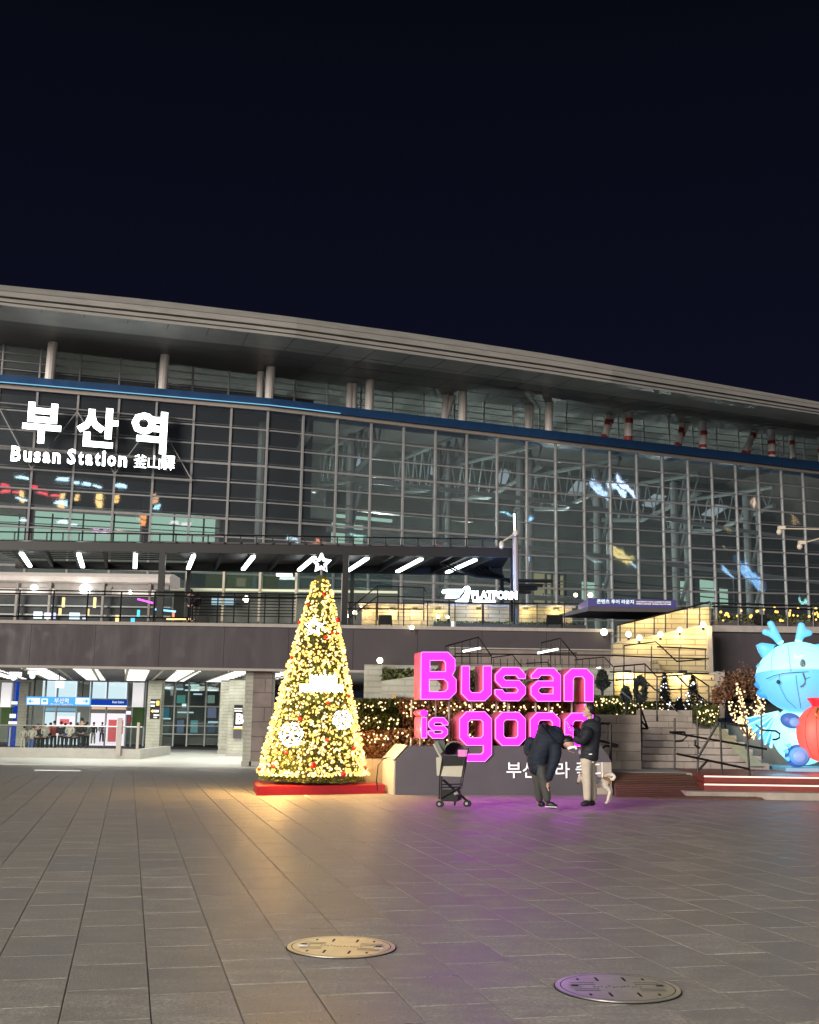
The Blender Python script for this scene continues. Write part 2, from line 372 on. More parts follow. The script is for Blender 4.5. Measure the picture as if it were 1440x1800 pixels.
# ------------------------------------------------------------------ ground
g = MB()
prof = [(-140, -0.03), (27.9, -0.03), (48, -0.65), (400, -0.65)]
for (ya, za), (yb, zb) in zip(prof, prof[1:]):
    g.quad((-260, ya, za), (260, ya, za), (260, yb, zb), (-260, yb, zb))
ground = g.build('ground', M['joint']); ground['kind'] = 'structure'
A0 = R_(13.5); dl = Vector((-math.sin(A0), math.cos(A0), 0)); dt = Vector((math.cos(A0), math.sin(A0), 0))
def gz(Y): return 0.0 if Y < 27.9 else -(min(Y, 48) - 27.9) * 0.62 / 20.1
slabs = []
SW, SL, GP = 0.447, 0.66, 0.004
org = Gd(266, 1790)
for i in range(-52, 70):
    sh = (0.0, 0.33)[i % 2] if i % 5 else 0.17
    for j in range(-10, 76):
        c = org + dt * ((i + 0.5) * SW) + dl * (j * SL + sh)
        if c.y < 3.2 or c.y > 47 or abs(c.x) > 2.4 + c.y * 0.40: continue
        if c.x > 1.0 and c.y > 26: continue
        slabs.append((c.y, i, j, c))
slabs.sort(key=lambda s: s[0] + abs(s[3].x) * 0.02)
def slab_pts(c, dz, ch=0.003):
    hw, hl = SW / 2 - .003, SL / 2 - .006; o = []
    for hh, zz in (((0, 0), -0.03), ((0, 0), -ch), ((ch, ch), 0.0)):
        for a, b in ((-1, -1), (1, -1), (1, 1), (-1, 1)):
            q = c + dt * (a * (hw - hh[0])) + dl * (b * (hl - hh[1])); q.z = gz(q.y) + dz + zz if c.y > 27 else dz + zz
            o.append(q)
    return o
SF = [(0, 1, 5, 4), (1, 2, 6, 5), (2, 3, 7, 6), (3, 0, 4, 7), (4, 5, 9, 8), (5, 6, 10, 9), (6, 7, 11, 10), (7, 4, 8, 11), (8, 9, 10, 11)]
proto_me = None; sm = MB()
vis = [s for s in slabs if s[0] > 5.0 and abs(s[3].x) < 0.6 + s[0] * 0.37]
near = set(id(s) for s in vis[:300])
for s in slabs:
    dz = random.uniform(-0.0009, 0.0009)
    if id(s) in near:
        if proto_me is None:
            o = MB().add(slab_pts(Vector((0, 0, 0)), 0), SF).build('paver', M['paving'], ground); proto_me = o.data
        else:
            o = bpy.data.objects.new('paver', proto_me); COL.objects.link(o); o.parent = ground
        o.location = (s[3].x, s[3].y, dz)
        o.rotation_euler = (random.uniform(-.0005, .0005), random.uniform(-.0006, .0006), 0)
    else: sm.add(slab_pts(s[3], dz), SF)
sm.build('paving', M['paving'], ground, kind='stuff')

# ------------------------------------------------------------------ station: curved glass front
st = thing('station_building', 'huge curved glass fronted railway station under a sweeping pale metal roof', 'station', (0, 80, -0.65))
XR = [-80, 57, 480, 976, 1373, 1500]; RR = [34.4, 33.7, 31.7, 28.0, 23.9, 22.6]
def Zf(px): return 2528 / interp(px, XR, RR)
YB = [[-80, 0, 480, 960, 1440, 1560], [671, 677, 717, 772, 827, 840]]
def yblue(px): return interp(px, *YB)
mx_ = [(-82, 815), (-12, 815), (57, 815), (130, 815), (203, 815), (270, 815), (337, 815), (403, 815), (468, 815), (532, 780), (593, 753), (653, 753), (710, 753), (766, 753), (821, 753), (874, 753), (926, 753),
       (977, 850), (1027, 850), (1073, 850), (1120, 850), (1165, 850), (1210, 850), (1252, 850), (1294, 850), (1333, 850), (1374, 850), (1412, 850), (1449, 850), (1485, 850), (1520, 850), (1554, 850), (1590, 850)]
NR = 14
cols = []
for px, py in mx_:
    q = P(px, py, Zf(px)); R = interp(px, XR, RR); yb = yblue(px)
    zs = [zat(q.x, q.y, yb + 7)] + [zat(q.x, q.y, yb + 9 + R * (k + 1)) for k in range(NR)]
    cols.append((q.x, q.y, zs))
def tang(i):
    a = cols[max(i - 1, 0)]; b = cols[min(i + 1, len(cols) - 1)]
    return Vector((b[0] - a[0], b[1] - a[1], 0)).normalized()
def nrm(i): t = tang(i); return Vector((-t.y, t.x, 0))      # points into the building
def fp(i, z, out=0.0):
    n = nrm(i); return Vector((cols[i][0], cols[i][1], z)) - n * out
zbot = 4.2
for i, c in enumerate(cols):
    t, n = tang(i), nrm(i); b = fp(i, 0, 0.1); mb = MB()
    wv, dv = t * 0.07, n * 0.25
    mb.hexa([b - wv + Vector((0, 0, zbot)), b + wv + Vector((0, 0, zbot)), b + wv + dv + Vector((0, 0, zbot)), b - wv + dv + Vector((0, 0, zbot)),
             b - wv + Vector((0, 0, c[2][0])), b + wv + Vector((0, 0, c[2][0])), b + wv + dv + Vector((0, 0, c[2][0])), b - wv + dv + Vector((0, 0, c[2][0]))])
    mb.build('mullion', M['mullion'], st)
def strip(mb, za, zb_, out0, out1, step=1):    # a band following the curved front; za/zb_ give bottom/top heights per column
    for i in range(len(cols) - 1):
        p = []
        for z in (za, zb_):
            p += [fp(i, z(i), out1), fp(i + 1, z(i + 1), out1), fp(i + 1, z(i + 1), out0), fp(i, z(i), out0)]
        mb.hexa(p)
for k in range(1, NR + 1):
    mb = MB(); hw = 0.075 if k % 3 == 0 else 0.045
    strip(mb, lambda i: cols[i][2][k] - hw, lambda i: cols[i][2][k] + hw, -0.05, 0.06)
    mb.build('transom', M['mullion'], st)
for k in range(1, NR):
    for out, rr_ in ((-.95, .035),):
        MB().tube([fp(i, cols[i][2][k] + .42, out) for i in range(len(cols))], rr_, 5).build('inner_rod', M['mullion'], st)
cnt = 0; rest = MB()
for k in range(NR):
    for i in range(1, len(cols) - 1):
        a0, a1, b0, b1 = cols[i][2][k + 1] + .04, cols[i + 1][2][k + 1] + .04, cols[i][2][k] - .04, cols[i + 1][2][k] - .04
        t = (fp(i + 1, 0) - fp(i, 0)).normalized() * 0.06; n = nrm(i) * 0.02
        A, B = fp(i, 0) + t, fp(i + 1, 0) - t
        Z = lambda v, z: Vector((v.x, v.y, z))
        pts = [Z(A, a0), Z(B, a1), Z(B, a1) + n, Z(A, a0) + n, Z(A, b0), Z(B, b1), Z(B, b1) + n, Z(A, b0) + n]
        if min(b0, b1) < zbot: continue
        if cnt < 300: MB().hexa(pts).build('pane', M['facade_glass'], st)
        else: rest.hexa(pts)
        cnt += 1
if rest.v: rest.build('lower_panes', M['facade_glass'], st, kind='stuff')
top = lambda i: cols[i][2][0]
mb = MB(); strip(mb, top, lambda i: top(i) + 0.28, 0.0, 0.25); mb.build('cream_sill', M['cream'], st)
lh = [zat(c[0], c[1], yblue(px) - 13) for (px, py), c in zip(mx_, cols)]
mb = MB(); strip(mb, lambda i: top(i) + 0.283, lambda i: max(top(i) + 0.85, lh[i]), -2.3, 0.5); mb.build('blue_ledge', M['ledge'], st)
led = MB()
for i in range(1, 10):
    led.hexa([fp(i, top(i) + .30, .56), fp(i + 1, top(i + 1) + .30, .56), fp(i + 1, top(i + 1) + .30, .503), fp(i, top(i) + .30, .503),
              fp(i, top(i) + .35, .56), fp(i + 1, top(i + 1) + .35, .56), fp(i + 1, top(i + 1) + .35, .503), fp(i, top(i) + .35, .503)])
led.build('ledge_light', emis('ledge_light', (0.25, 0.65, 0.9), 0.7), st)
zl = lambda i: max(top(i) + 0.85, lh[i])
# roof edge, measured along the picture
YT = [[-100, 0, 240, 480, 720, 960, 1200, 1440, 1600], [490, 500, 523, 551, 583, 619, 660, 702, 731]]      # top of fascia
YF = [[-100, 0, 480, 960, 1440, 1600], [527, 539, 590, 656, 727, 753]]                                          # bottom of fascia
YG = [[-100, 0, 480, 960, 1440, 1600], [596, 607, 660, 717, 768, 786]]                                          # soffit meets clerestory
OV = 7.0; roofp = []
for i, (px, py) in enumerate(mx_):
    n = nrm(i); base = Vector((cols[i][0], cols[i][1], 0))
    g_ = base + n * 2.2; zg = zat(g_.x, g_.y, interp(px, *YG))
    e_ = base - n * OV
    v = e_ - EYE; v.z = 0; pxe = 720 + FPX * (v.dot(rt)) / (v.dot(fw) + 15 * fw.z)
    zb_ = zat(e_.x, e_.y, interp(pxe, *YF)); zt = zat(e_.x, e_.y, interp(pxe, *YT))
    roofp.append((g_, zg, e_, zb_, zt, n))
def rstrip(name, m, prof, lab=None):   # prof(i) -> list of points making a closed section
    mb = MB()
    for i in range(len(roofp) - 1):
        a, b = prof(i), prof(i + 1)
        mb.hexa([a[0], b[0], b[1], a[1], a[3], b[3], b[2], a[2]])
    return mb.build(name, m, st, label=lab)
def zz(v, z): return Vector((v.x, v.y, z))
nb = 5
sizes = [0.0, 0.36, 0.42, 0.64, 0.70, 0.84, 0.88, 1.0]
for q in range(len(sizes) - 1):
    groove = q % 2 == 1
    def pf(i, q=q, groove=groove):
        g_, zg, e_, zb_, zt, n = roofp[i]; h = zt - zb_
        z1, z0 = zt - h * sizes[q], zt - h * sizes[q + 1]
        o = 0.16 if groove else 0.0
        o -= 0.28 * (1 - abs(2 * sizes[q] - 0.6))
        return [zz(e_ + n * o, z0), zz(e_ + n * 3.0, z0), zz(e_ + n * 3.0, z1), zz(e_ + n * (o + (0.5 if q == 0 else 0)), z1)]
    rstrip('fascia_groove' if groove else 'fascia_band', M['groove'] if groove else M['roofmetal'], pf)
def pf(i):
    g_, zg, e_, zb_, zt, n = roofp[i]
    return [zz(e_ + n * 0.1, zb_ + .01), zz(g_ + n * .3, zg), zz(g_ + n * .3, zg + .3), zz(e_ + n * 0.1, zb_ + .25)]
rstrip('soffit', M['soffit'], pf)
def pf(i):
    g_, zg, e_, zb_, zt, n = roofp[i]
    return [zz(e_ + n * 3.0, zt - 0.5), zz(g_ + n * 30, zt - .5), zz(g_ + n * 30, zt + 0.9), zz(e_ + n * 3.0, zt)]
rstrip('roof_deck', M['roofmetal'], pf)
# soffit seams along and across
sm_ = MB()
for f in (0.25, 0.5, 0.75):
    for i in range(len(roofp) - 1):
        a = [];
        for j in (i, i + 1):
            g_, zg, e_, zb_, zt, n = roofp[j]
            p = zz(e_, zb_).lerp(zz(g_, zg), f); a.append((p, n))
        dn = Vector((0, 0, -.012))
        sm_.hexa([a[0][0] + dn, a[1][0] + dn, a[1][0] + a[1][1] * .05 + dn, a[0][0] + a[0][1] * .05 + dn, a[0][0], a[1][0], a[1][0] + a[1][1] * .05, a[0][0] + a[0][1] * .05])
for i in range(1, len(roofp) - 1):
    g_, zg, e_, zb_, zt, n = roofp[i]; t = tang(i) * 0.03; dn = Vector((0, 0, -.016))
    a, b = zz(e_ + n * .15, zb_), zz(g_, zg)
    sm_.hexa([a - t + dn, a + t + dn, b + t + dn, b - t + dn, a - t, a + t, b + t, b - t])
sm_.build('soffit_seams', M['seam'], st, kind='stuff')
# clerestory
nn = len(cols)
for i in range(nn - 1):
    t = (zz(roofp[i + 1][0], 0) - zz(roofp[i][0], 0)).normalized(); n = roofp[i][5]
    A, B = roofp[i][0] + t * .06, roofp[i + 1][0] - t * .06
    z0a, z0b, z1a, z1b = zl(i), zl(i + 1), roofp[i][1], roofp[i + 1][1]
    MB().hexa([zz(A, z0a), zz(B, z0b), zz(B + n * .02, z0b), zz(A + n * .02, z0a), zz(A, z1a), zz(B, z1b), zz(B + n * .02, z1b), zz(A + n * .02, z1a)]).build('clerestory_pane', M['facade_glass'], st)
    p = roofp[i][0] - n * .08
    MB().tube([zz(p, zl(i)), zz(p, z1a)], 0.07, 6).build('clerestory_mullion', M['mullion'], st)
for k in range(1, 5):
    mb = MB()
    mb.tube([zz(roofp[i][0] - roofp[i][5] * .12, zl(i) + (roofp[i][1] - zl(i)) * k / 5) for i in range(nn)], 0.035, 5)
    mb.build('clerestory_bar', M['mullion'], st)
# white leaning roof props on the ledge
def facade_at(px, out):     # base point on the front seen at px
    for i in range(nn - 1):
        if mx_[i][0] <= px <= mx_[i + 1][0]:
            f = (px - mx_[i][0]) / (mx_[i + 1][0] - mx_[i][0])
            a, b = fp(i, 0, out), fp(i + 1, 0, out); return a.lerp(b, f), i, f
    return fp(nn - 1, 0, out), nn - 2, 1
props = [(76, [(-1, 0)]), (279, []), (470, [(-9, 0)]), (650, [(-15, 0), (-22, 0)]), (815, [(-18, -14), (-20, 2)]), (968, [(-18, -14), (-20, 0)]), (1109, [(-26, -2), (-22, -12)]), (1241, [(-28, -2), (-24, -12)]), (1362, [(-32, -2), (-24, -8)]), (1450, [(-30, 0)])]
for px, sub in props:
    b, i, f = facade_at(px, -0.2); zt = roofp[i][3] * (1 - f) + roofp[i + 1][3] * f + 0.28
    z0 = zl(i) * (1 - f) + zl(i + 1) * f; dx = (1.0 + px * -0.0006)
    rd = px > 1050
    def leg(p0, p1, r):
        if not rd: MB().tube([p0, p1], r, 12).build('roof_prop', M['whitepaint'], st, smooth=False); return
        o = MB().tube([p0, p1], r, 12).build('roof_prop', M['whitepaint'], st, label='white roof prop with worn red patches')
        for q in range(2):
            pm = MB(); u = random.uniform(.03, .12) if q == 0 else random.uniform(.4, .7); a = p0.lerp(p1, u); c = p0.lerp(p1, min(1, u + random.uniform(.06, .16)))
            off = Vector((random.uniform(-.05, .05), -.05, 0)); pm.tube([a + off, c + off], r * .99, 12); pm.build('red_patch', M['redpaint'], o)
    leg(zz(b, z0), zz(b + Vector((.05, 0, 0)), zt + (0.0)), 0.33 if not rd else 0.36)
    for (db, dtp) in sub:
        b2, i2, f2 = facade_at(px + db, -1.6); t2, _, _ = facade_at(px + (dtp if dtp else db), -1.6)
        leg(zz(b2, z0), zz(t2, zt + .5), 0.27)
# ------------------------------------------------------------------ inside the hall
def inner(px, d): b, i, f = facade_at(px, -d); return b
wall = MB(); 
for i in range(nn - 1):
    a, b = fp(i, 0, -26), fp(i + 1, 0, -26); n = nrm(i)
    wall.hexa([zz(a, 4), zz(b, 4), zz(b + n, 4), zz(a + n, 4), zz(a, 34), zz(b, 34), zz(b + n, 34), zz(a + n, 34)])
a, n = fp(nn - 1, 0, -26), nrm(nn - 1); tq = tang(nn - 1)
wall.hexa([zz(a, 4), zz(a + tq * 60, 4), zz(a + tq * 60 + n, 4), zz(a + n, 4), zz(a, 34), zz(a + tq * 60, 34), zz(a + tq * 60 + n, 34), zz(a + n, 34)])
wall.build('back_wall', M['inwall'], st)
fl = MB()
for i in range(nn - 1):
    fl.hexa([fp(i, 5.0, -.5), fp(i + 1, 5.0, -.5), fp(i + 1, 5.0, -26), fp(i, 5.0, -26), fp(i, 5.25, -.5), fp(i + 1, 5.25, -.5), fp(i + 1, 5.25, -26), fp(i, 5.25, -26)])
fl.build('concourse_floor', M['concrete'], st)
# dark partition rooms on the left half of the front
pt = MB()
for i in range(1, 10):
    a, b, n = fp(i, 0, -5), fp(i + 1, 0, -5), nrm(i)
    pt.hexa([zz(a, 16.1), zz(b, 16.1), zz(b + n * .3, 16.1), zz(a + n * .3, 16.1), zz(a, 26), zz(b, 26), zz(b + n * .3, 26), zz(a + n * .3, 26)])
pt.build('inner_partition', M['indark'], st)
# lit gallery level on the left, seen through the glass
def ibox(px0, px1, py0, py1, d, th, m, name, **kw):
    a, b = inner(px0, d), inner(px1, d); pm = (px0 + px1) / 2
    mid = (a + b) / 2; n = Vector((-(b - a).y, (b - a).x, 0)).normalized() * th
    z0, z1 = zat(mid.x, mid.y, py1), zat(mid.x, mid.y, py0)
    return MB().hexa([zz(a, z0), zz(b, z0), zz(b + n, z0), zz(a + n, z0), zz(a, z1), zz(b, z1), zz(b + n, z1), zz(a + n, z1)]).build(name, m, st, **kw)
for a, b in ((-30, 52), (66, 262), (272, 402)):
    ibox(a, b, 904, 952, 6, .3, M['green_in'], 'lit_gallery_wall')
ibox(412, 640, 905, 960, 6, .3, M['inwall'], 'gallery_wall')
ibox(654, 716, 921, 956, 8, .3, M['green_in'], 'lit_gallery_wall')
ibox(654, 760, 908, 913, 7, .3, M['green_in'], 'lit_strip')
ibox(654, 930, 876, 905, 9, .6, M['concrete'], 'gallery_slab')
ibox(1135, 1170, 1024, 1064, 8, .3, M['green_in'], 'lit_doorway')
ibox(1300, 1325, 1022, 1058, 8, .3, M['green_in'], 'lit_doorway')
ibox(1340, 1364, 1020, 1068, 8, .3, M['green_in'], 'lit_doorway')
ibox(1372, 1388, 1034, 1066, 8, .3, M['green_in'], 'lit_doorway')
ibox(1060, 1112, 1010, 1060, 9, .3, emis('kiosk_light', (0.9, 0.85, 0.45), 0.28), 'lit_kiosk')
for px in (1068, 1079, 1091, 1102): ibox(px, px + 2, 1008, 1062, 8, .2, M['indark'], 'kiosk_frame')
for py in (1020, 1034, 1046): ibox(1058, 1114, py, py + 2, 7.8, .2, M['truss'], 'kiosk_shelf')
for px in (1146, 1158, 1308, 1317, 1351, 1379): ibox(px, px + 1.6, 1018, 1068, 6.5, .2, M['indark'], 'door_frame')
for py in (1032, 1043, 1055): ibox(1130, 1395, py, py + 1.6, 6, .2, M['indark'], 'door_rail')
ibox(380, 520, 1005, 1052, 3, .3, emis('cafe_light', (0.75, 0.75, 0.4), 0.13), 'lit_cafe_wall')
ibox(300, 380, 1005, 1045, 3, .3, M['inwall'], 'cafe_wall')
for py in (915, 930): ibox(-30, 404, py, py + 2, 4, .1, M['indark'], 'gallery_rail')
for px in (38, 97, 153, 209, 318, 372): ibox(px, px + 3, 903, 953, 3.5, .1, M['indark'], 'gallery_post')
for px in (58, 267): ibox(px - 7, px + 7, 830, 950, 2, .8, M['darkgrey'], 'inner_pier')
# white lattice columns and roof trusses
for px, w_ in ((478, 4), (646, 6), (800, 8), (950, 8), (1092, 8), (1228, 8), (1355, 8)):
    b = inner(px, 3.0); b2 = inner(px + 14 + w_ * 0.8, 3.0); z1 = top(12) - .3
    ob = MB().tube([zz(b, 5), zz(b, z1)], 0.34, 10)
    ob.build('inner_column', M['truss'], st, smooth=False)
    if px > 700: MB().tube([zz(b2, 5), zz(b2, z1)], 0.26, 10).build('inner_column', M['truss'], st)
    for k, zc in enumerate((6, 10.5, 15, 19.5)):
        if px > 600: MB().tube([zz(b, zc), zz(b2, zc + 4.0)], 0.16, 8).build('diagonal_brace', M['truss'], st)
for px in (560, 690, 840, 980, 1120, 1260, 1390):
    a, c_ = inner(px, 2.0), inner(px + 40, 20.0); z1 = 20.5 + 2.0
    ob = MB().tube([zz(a, z1 + 1.6), zz(c_, z1 + 3)], 0.20, 8).build('roof_truss', M['truss'], st)
    lo = MB().tube([zz(a, z1 - .2), zz(a.lerp(c_, .5), z1 - 1.4), zz(c_, z1)], 0.22, 8)
    for q in range(9):
        f0, f1 = q / 9, (q + .5) / 9
        f2 = (q + 1) / 9
        lo.tube([zz(a.lerp(c_, f2), z1 + 1.6 + 1.4 * f2), zz(a.lerp(c_, f1), z1 - .2 - 1.2 * min(1, 2 * f1) + (1.2 * max(0, 2 * f1 - 1)))], 0.06, 6)
        lo.tube([zz(a.lerp(c_, f0), z1 + 1.6 + 1.4 * f0), zz(a.lerp(c_, f1), z1 - .2 - 1.2 * min(1, 2 * f1) + (1.2 * max(0, 2 * f1 - 1)))], 0.08, 6)
    lo.build('web_bars', M['truss'], ob, kind='stuff')
for z_ in (11.0, 15.0, 19.0):
    mb = MB()
    for i in range(10, nn - 1):
        mb.hexa([fp(i, z_, -1.4), fp(i + 1, z_, -1.4), fp(i + 1, z_, -1.6), fp(i, z_, -1.6), fp(i, z_ + .35, -1.4), fp(i + 1, z_ + .35, -1.4), fp(i + 1, z_ + .35, -1.6), fp(i, z_ + .35, -1.6)])
    mb.build('cross_beam', M['truss'], st)
for px in (700, 860, 1010, 1150, 1290, 1400):
    a, b = inner(px, 10.0), inner(px + 22, 10.0)
    mb = MB(); n = Vector((0, 6, 0)); mb.hexa([zz(a, 23.6), zz(b, 23.6), zz(b, 23.6) + n, zz(a, 23.6) + n, zz(a, 23.7), zz(b, 23.7), zz(b, 23.7) + n, zz(a, 23.7) + n])
    mb.build('skylight_panel', emis('roof_lamp', (.8, .95, 1), .35), st)
for px, d_, z_, e_ in ((560, 14, 17, 450), (760, 10, 18, 800), (960, 12, 18, 900), (1150, 12, 18, 900), (1340, 12, 18, 800), (1480, 12, 18, 700), (720, 8, 9, 330), (1060, 8, 9, 380), (1320, 8, 9, 420)):
    q = inner(px, d_); lamp('hall_fill', (q.x, q.y, z_), e_, (.86, 1, .93), .12, st)  # unseen point lamps without fittings, added to brighten the hall
# ------------------------------------------------------------------ station name sign
sg = thing('station_sign', 'glowing white rooftop letters reading the station name on the glass front', 'sign', (-24, 73, 14))
i0 = 5; tt = (fp(8, 0) - fp(1, 0)).normalized(); nn_ = Vector((-tt.y, tt.x, 0)); oo = fp(4, 0, .75)
for ch, x0, x1, y0, y1 in (('부', 40, 108, 710, 781), ('산', 135, 207, 718, 788), ('역', 230, 293, 724, 798)):
    place_text('hangul_letter', ch, x0, y0, x1, y1, oo, tt, nn_, M['white_led'], sg, bold=0.035, thick=0.3)
x = 20
for ch, wd, yo in (('B', 19, 0), ('u', 16, 1), ('s', 14, 1), ('a', 15, 1), ('n', 16, 1), (' ', 7, 0), ('S', 17, 0), ('t', 11, .3), ('a', 15, 1), ('t', 11, .3), ('i', 8, 0), ('o', 17, 1), ('n', 17, 1)):
    if ch != ' ':
        yb = 812 + (x - 20) * 0.052; h = {0: 27, 1: 19, .3: 23}[yo]
        place_text('letter', ch, x, yb - h, x + wd - 2, yb, oo, tt, nn_, M['white_led'], sg, bold=0.03, thick=0.2)
    x += wd * 1.132
for ch, x0, x1, y0, y1 in (('釜', 235, 258, 800, 823), ('山', 260, 281, 802, 825), ('驛', 283, 307, 802, 827)):
    place_text('hanja_letter', ch, x0, y0, x1, y1, oo, tt, nn_, M['white_led'], sg, bold=0.0, thick=0.2)
fr = MB()
for i in range(1, 6):
    a, b = fp(i, 0, .35), fp(i + 1, 0, .35); za = cols[i][2][1] + .2; zb_ = cols[i][2][4]
    s_ = 1 if i % 2 else -1
    fr.tube([zz(a, za if s_ > 0 else zb_), zz(b, zb_ if s_ > 0 else za)], .04, 5)
for z_ in (cols[4][2][1] + .3, cols[4][2][3], cols[4][2][4] - .1): fr.tube([zz(fp(1, 0, .35), z_), zz(fp(6, 0, .35), z_)], .045, 5)
fr.build('support_frame', M['mullion'], sg)
# ------------------------------------------------------------------ podium and the underpass below it
YP = 49.0
pod = thing('podium', 'dark plum grey deck wall spanning above the lit underpass', 'deck wall', (0, YP, -0.65))
X0 = P(-60, 1130, YP).x; X1 = P(1074, 1130, YP).x; zt = P(500, 1103, YP).z; zb = P(300, 1173, YP).z
panels = 10
for k in range(panels):     # wall panels with fine butt joints
    a, b = X0 + (X1 - X0) * k / panels, X0 + (X1 - X0) * (k + 1) / panels
    MB().box((a + .006, YP, zb), (b - .006, YP + .5, zt)).build('wall_panel', M['podium'], pod)
MB().box((X0, YP - .08, zt), (X1 + .1, YP + .7, zt + .14)).build('coping', M['cap'], pod)
MB().box((X0, YP - .03, zb - .1), (X1, YP + .5, zb)).build('bottom_trim', M['cap'], pod)
MB().box((X0 - 10, YP + .7, zt - .25), (X1 + .1, 74, zt - .02)).build('deck_slab', M['concrete'], pod)
XR_ = P(640, 1200, YP).x
MB().box((X0 - 10, YP + .5, zb), (XR_ + 6, 72, zb + .18)).build('underpass_ceiling', M['darkgrey'], pod)
MB().box((XR_, YP + .6, -.65), (XR_ + .3, 72, zb - .001)).build('side_wall', M['brick'], pod)
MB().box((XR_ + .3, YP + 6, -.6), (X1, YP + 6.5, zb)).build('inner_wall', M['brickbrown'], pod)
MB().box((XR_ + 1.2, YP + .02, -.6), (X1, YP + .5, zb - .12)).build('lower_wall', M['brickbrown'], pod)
# ceiling battens and light slats
for k in range(20):
    x = X0 - 1 + k * 1.55
    if x > XR_ - .3: break
    sh_ = (70 - YP) * math.tan(A0)
    MB().hexa([(x, YP + .8, zb - .07), (x + .12, YP + .8, zb - .07), (x + .12 - sh_, 70, zb - .07), (x - sh_, 70, zb - .07), (x, YP + .8, zb - .002), (x + .12, YP + .8, zb - .002), (x + .12 - sh_, 70, zb - .002), (x - sh_, 70, zb - .002)]).build('ceiling_batten', M['concrete'], pod)
for k in range(12):
    x = X0 - .2 + k * 2.35
    if x > XR_ - 1.2: break
    for q in range(11):
        y = YP + 1.4 + q * 1.75
        xq = x - (y - YP) * math.tan(A0)
        MB().box((xq, y, zb - .04), (xq + 1.0, y + .62, zb - .003)).build('light_slat', M['ceil'], pod)
fl_ = MB().box((X0 - 20, YP - .9, -.80), (XR_ + 1, 71, -.60)); f2 = fl_.build('underpass_floor', M['whitefloor']); f2['kind'] = 'structure'
for k, x in enumerate((-13.5, -7, -1.5)): area('underpass_light', (x - 2, 58, zb - .15), 5, 14, 430, (1.0, 0.98, 0.88))
# kerb drain line at the foot of the slope
tag(MB().box((P(139, 1357, 40).x, 35.2, -.235), (P(210, 1357, 40).x, 35.32, -.205)).build('drain_cover', M['steel']), 'thin bright steel drain strip in the dark paving before the underpass', 'drain')
# pillars
def pillar(x0, x1, ybot, lab, mm='brick', ext=0.8):
    Y = 2.1 * 2000 / (ybot - 1255 + 0.0) if ybot < 1326 else YP + .6
    a, b = P(x0, 1260, Y), P(x1, 1260, Y)
    t = thing('pillar', lab, 'pillar', ((a.x + b.x) / 2, Y, -.6), 'square pillars of the underpass')
    MB().box((a.x, Y, -.6), (b.x, Y + ext, zb - .075)).build('shaft', M[mm], t)
    MB().box((a.x - .04, Y - .04, -.6), (b.x + .04, Y + ext + .04, -.42)).build('plinth', M['concrete'], t)
    return t, Y
pillar(258, 282, 1319, 'pale pillar carrying the dark information board in the underpass')
pillar(386, 405, 1321, 'slim pale pillar right of the dark glass hall in the underpass')
pillar(401, 431, 1324, 'broad pale pillar with the letter B board')
pillar(429, 443, 1328, 'narrow bright pillar between the letter board and the front pier', ext=1.6)
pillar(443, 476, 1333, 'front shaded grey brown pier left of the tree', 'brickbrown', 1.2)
pillar(616, 622, 1300, 'thin white pillar seen just right of the tree')
t = thing('information_board', 'dark board with yellow and white directions on the pale pillar', 'sign', (P(272, 1246, 64).x, 64, 1.0))
pbox(MB(), 264, 1229, 281, 1264, 64.3, .08).build('panel', M['black'], t)
for x0, y0, x1, y1, m_ in ((265, 1233, 273, 1236, 'signwhite'), (275, 1232, 280, 1240, 'bulb'), (265, 1239, 272, 1242, 'signwhite'), (270, 1248, 279, 1252, 'signwhite'), (270, 1256, 280, 1258, 'signwhite'), (270, 1260, 276, 1262, 'signwhite')):
    pbox(MB(), x0, y0, x1, y1, 64.25, .03).build('printed_line', M[m_], t)
MB().add([P(265, 1250, 64.22), P(269, 1247, 64.22), P(269, 1253, 64.22)], [(0, 1, 2)]).build('arrow', M['bulb'], t)
t = thing('letter_board', 'dark board with a large white letter B on the broad pillar', 'sign', (P(420, 1270, 60).x, 60, 1.0))
Yb = 60.7
pbox(MB(), 411, 1239, 426, 1281, Yb, .06).build('panel', M['black'], t)
pbox(MB(), 410, 1282, 424, 1298, Yb, .06).build('lower_panel', M['darkgrey'], t)
pbox(MB(), 411, 1279.5, 426, 1281.4, Yb - .04, .05).build('orange_line', M['bulb'], t)
for y in (1245, 1249, 1277): pbox(MB(), 412, y, 426, y + 1.6, Yb - .03, .03).build('white_line', M['signwhite'], t)
place_text('letter', 'B', 415, 1254, 429, 1273, Vector((0, Yb, 0)), Vector((1, 0, 0)), Vector((0, 1, 0)), M['signwhite'], t, bold=.05, thick=.04)
# glass hall wall at the back with doors, shops and signs
hall = thing('glass_hall', 'brightly lit glass walled station hall and shops under the deck', 'hall', (-18, 70, -.6))
Yh = 70.0
for px in (-20, 20, 40, 57, 77, 98, 134, 158, 186, 222, 232, 254, 283, 306, 330, 361, 386): pbox(MB(), px - 1, 1196, px + 1.2, 1312, Yh, .15).build('mullion', M['truss'], hall)
for (a, b) in ((-20, 20), (20, 57), (57, 98), (98, 134), (134, 186), (186, 222), (222, 254), (283, 306), (306, 361), (361, 386)):
    for (c, d) in ((1198, 1240), (1242, 1274), (1276, 1309)):
        pbox(MB(), a + 1.5, c, b - 1.5, d, Yh + .05, .02).build('pane', M['hall_glass'] if b > 260 else M['clear_glass'], hall)
for y in (1241, 1275, 1290): pbox(MB(), 283, y, 388, y + 1.6, Yh - .02, .1).build('transom', M['truss'], hall)
for y in (1240.5,): pbox(MB(), -20, y, 256, y + 1.3, Yh - .02, .1).build('transom', M['truss'], hall)
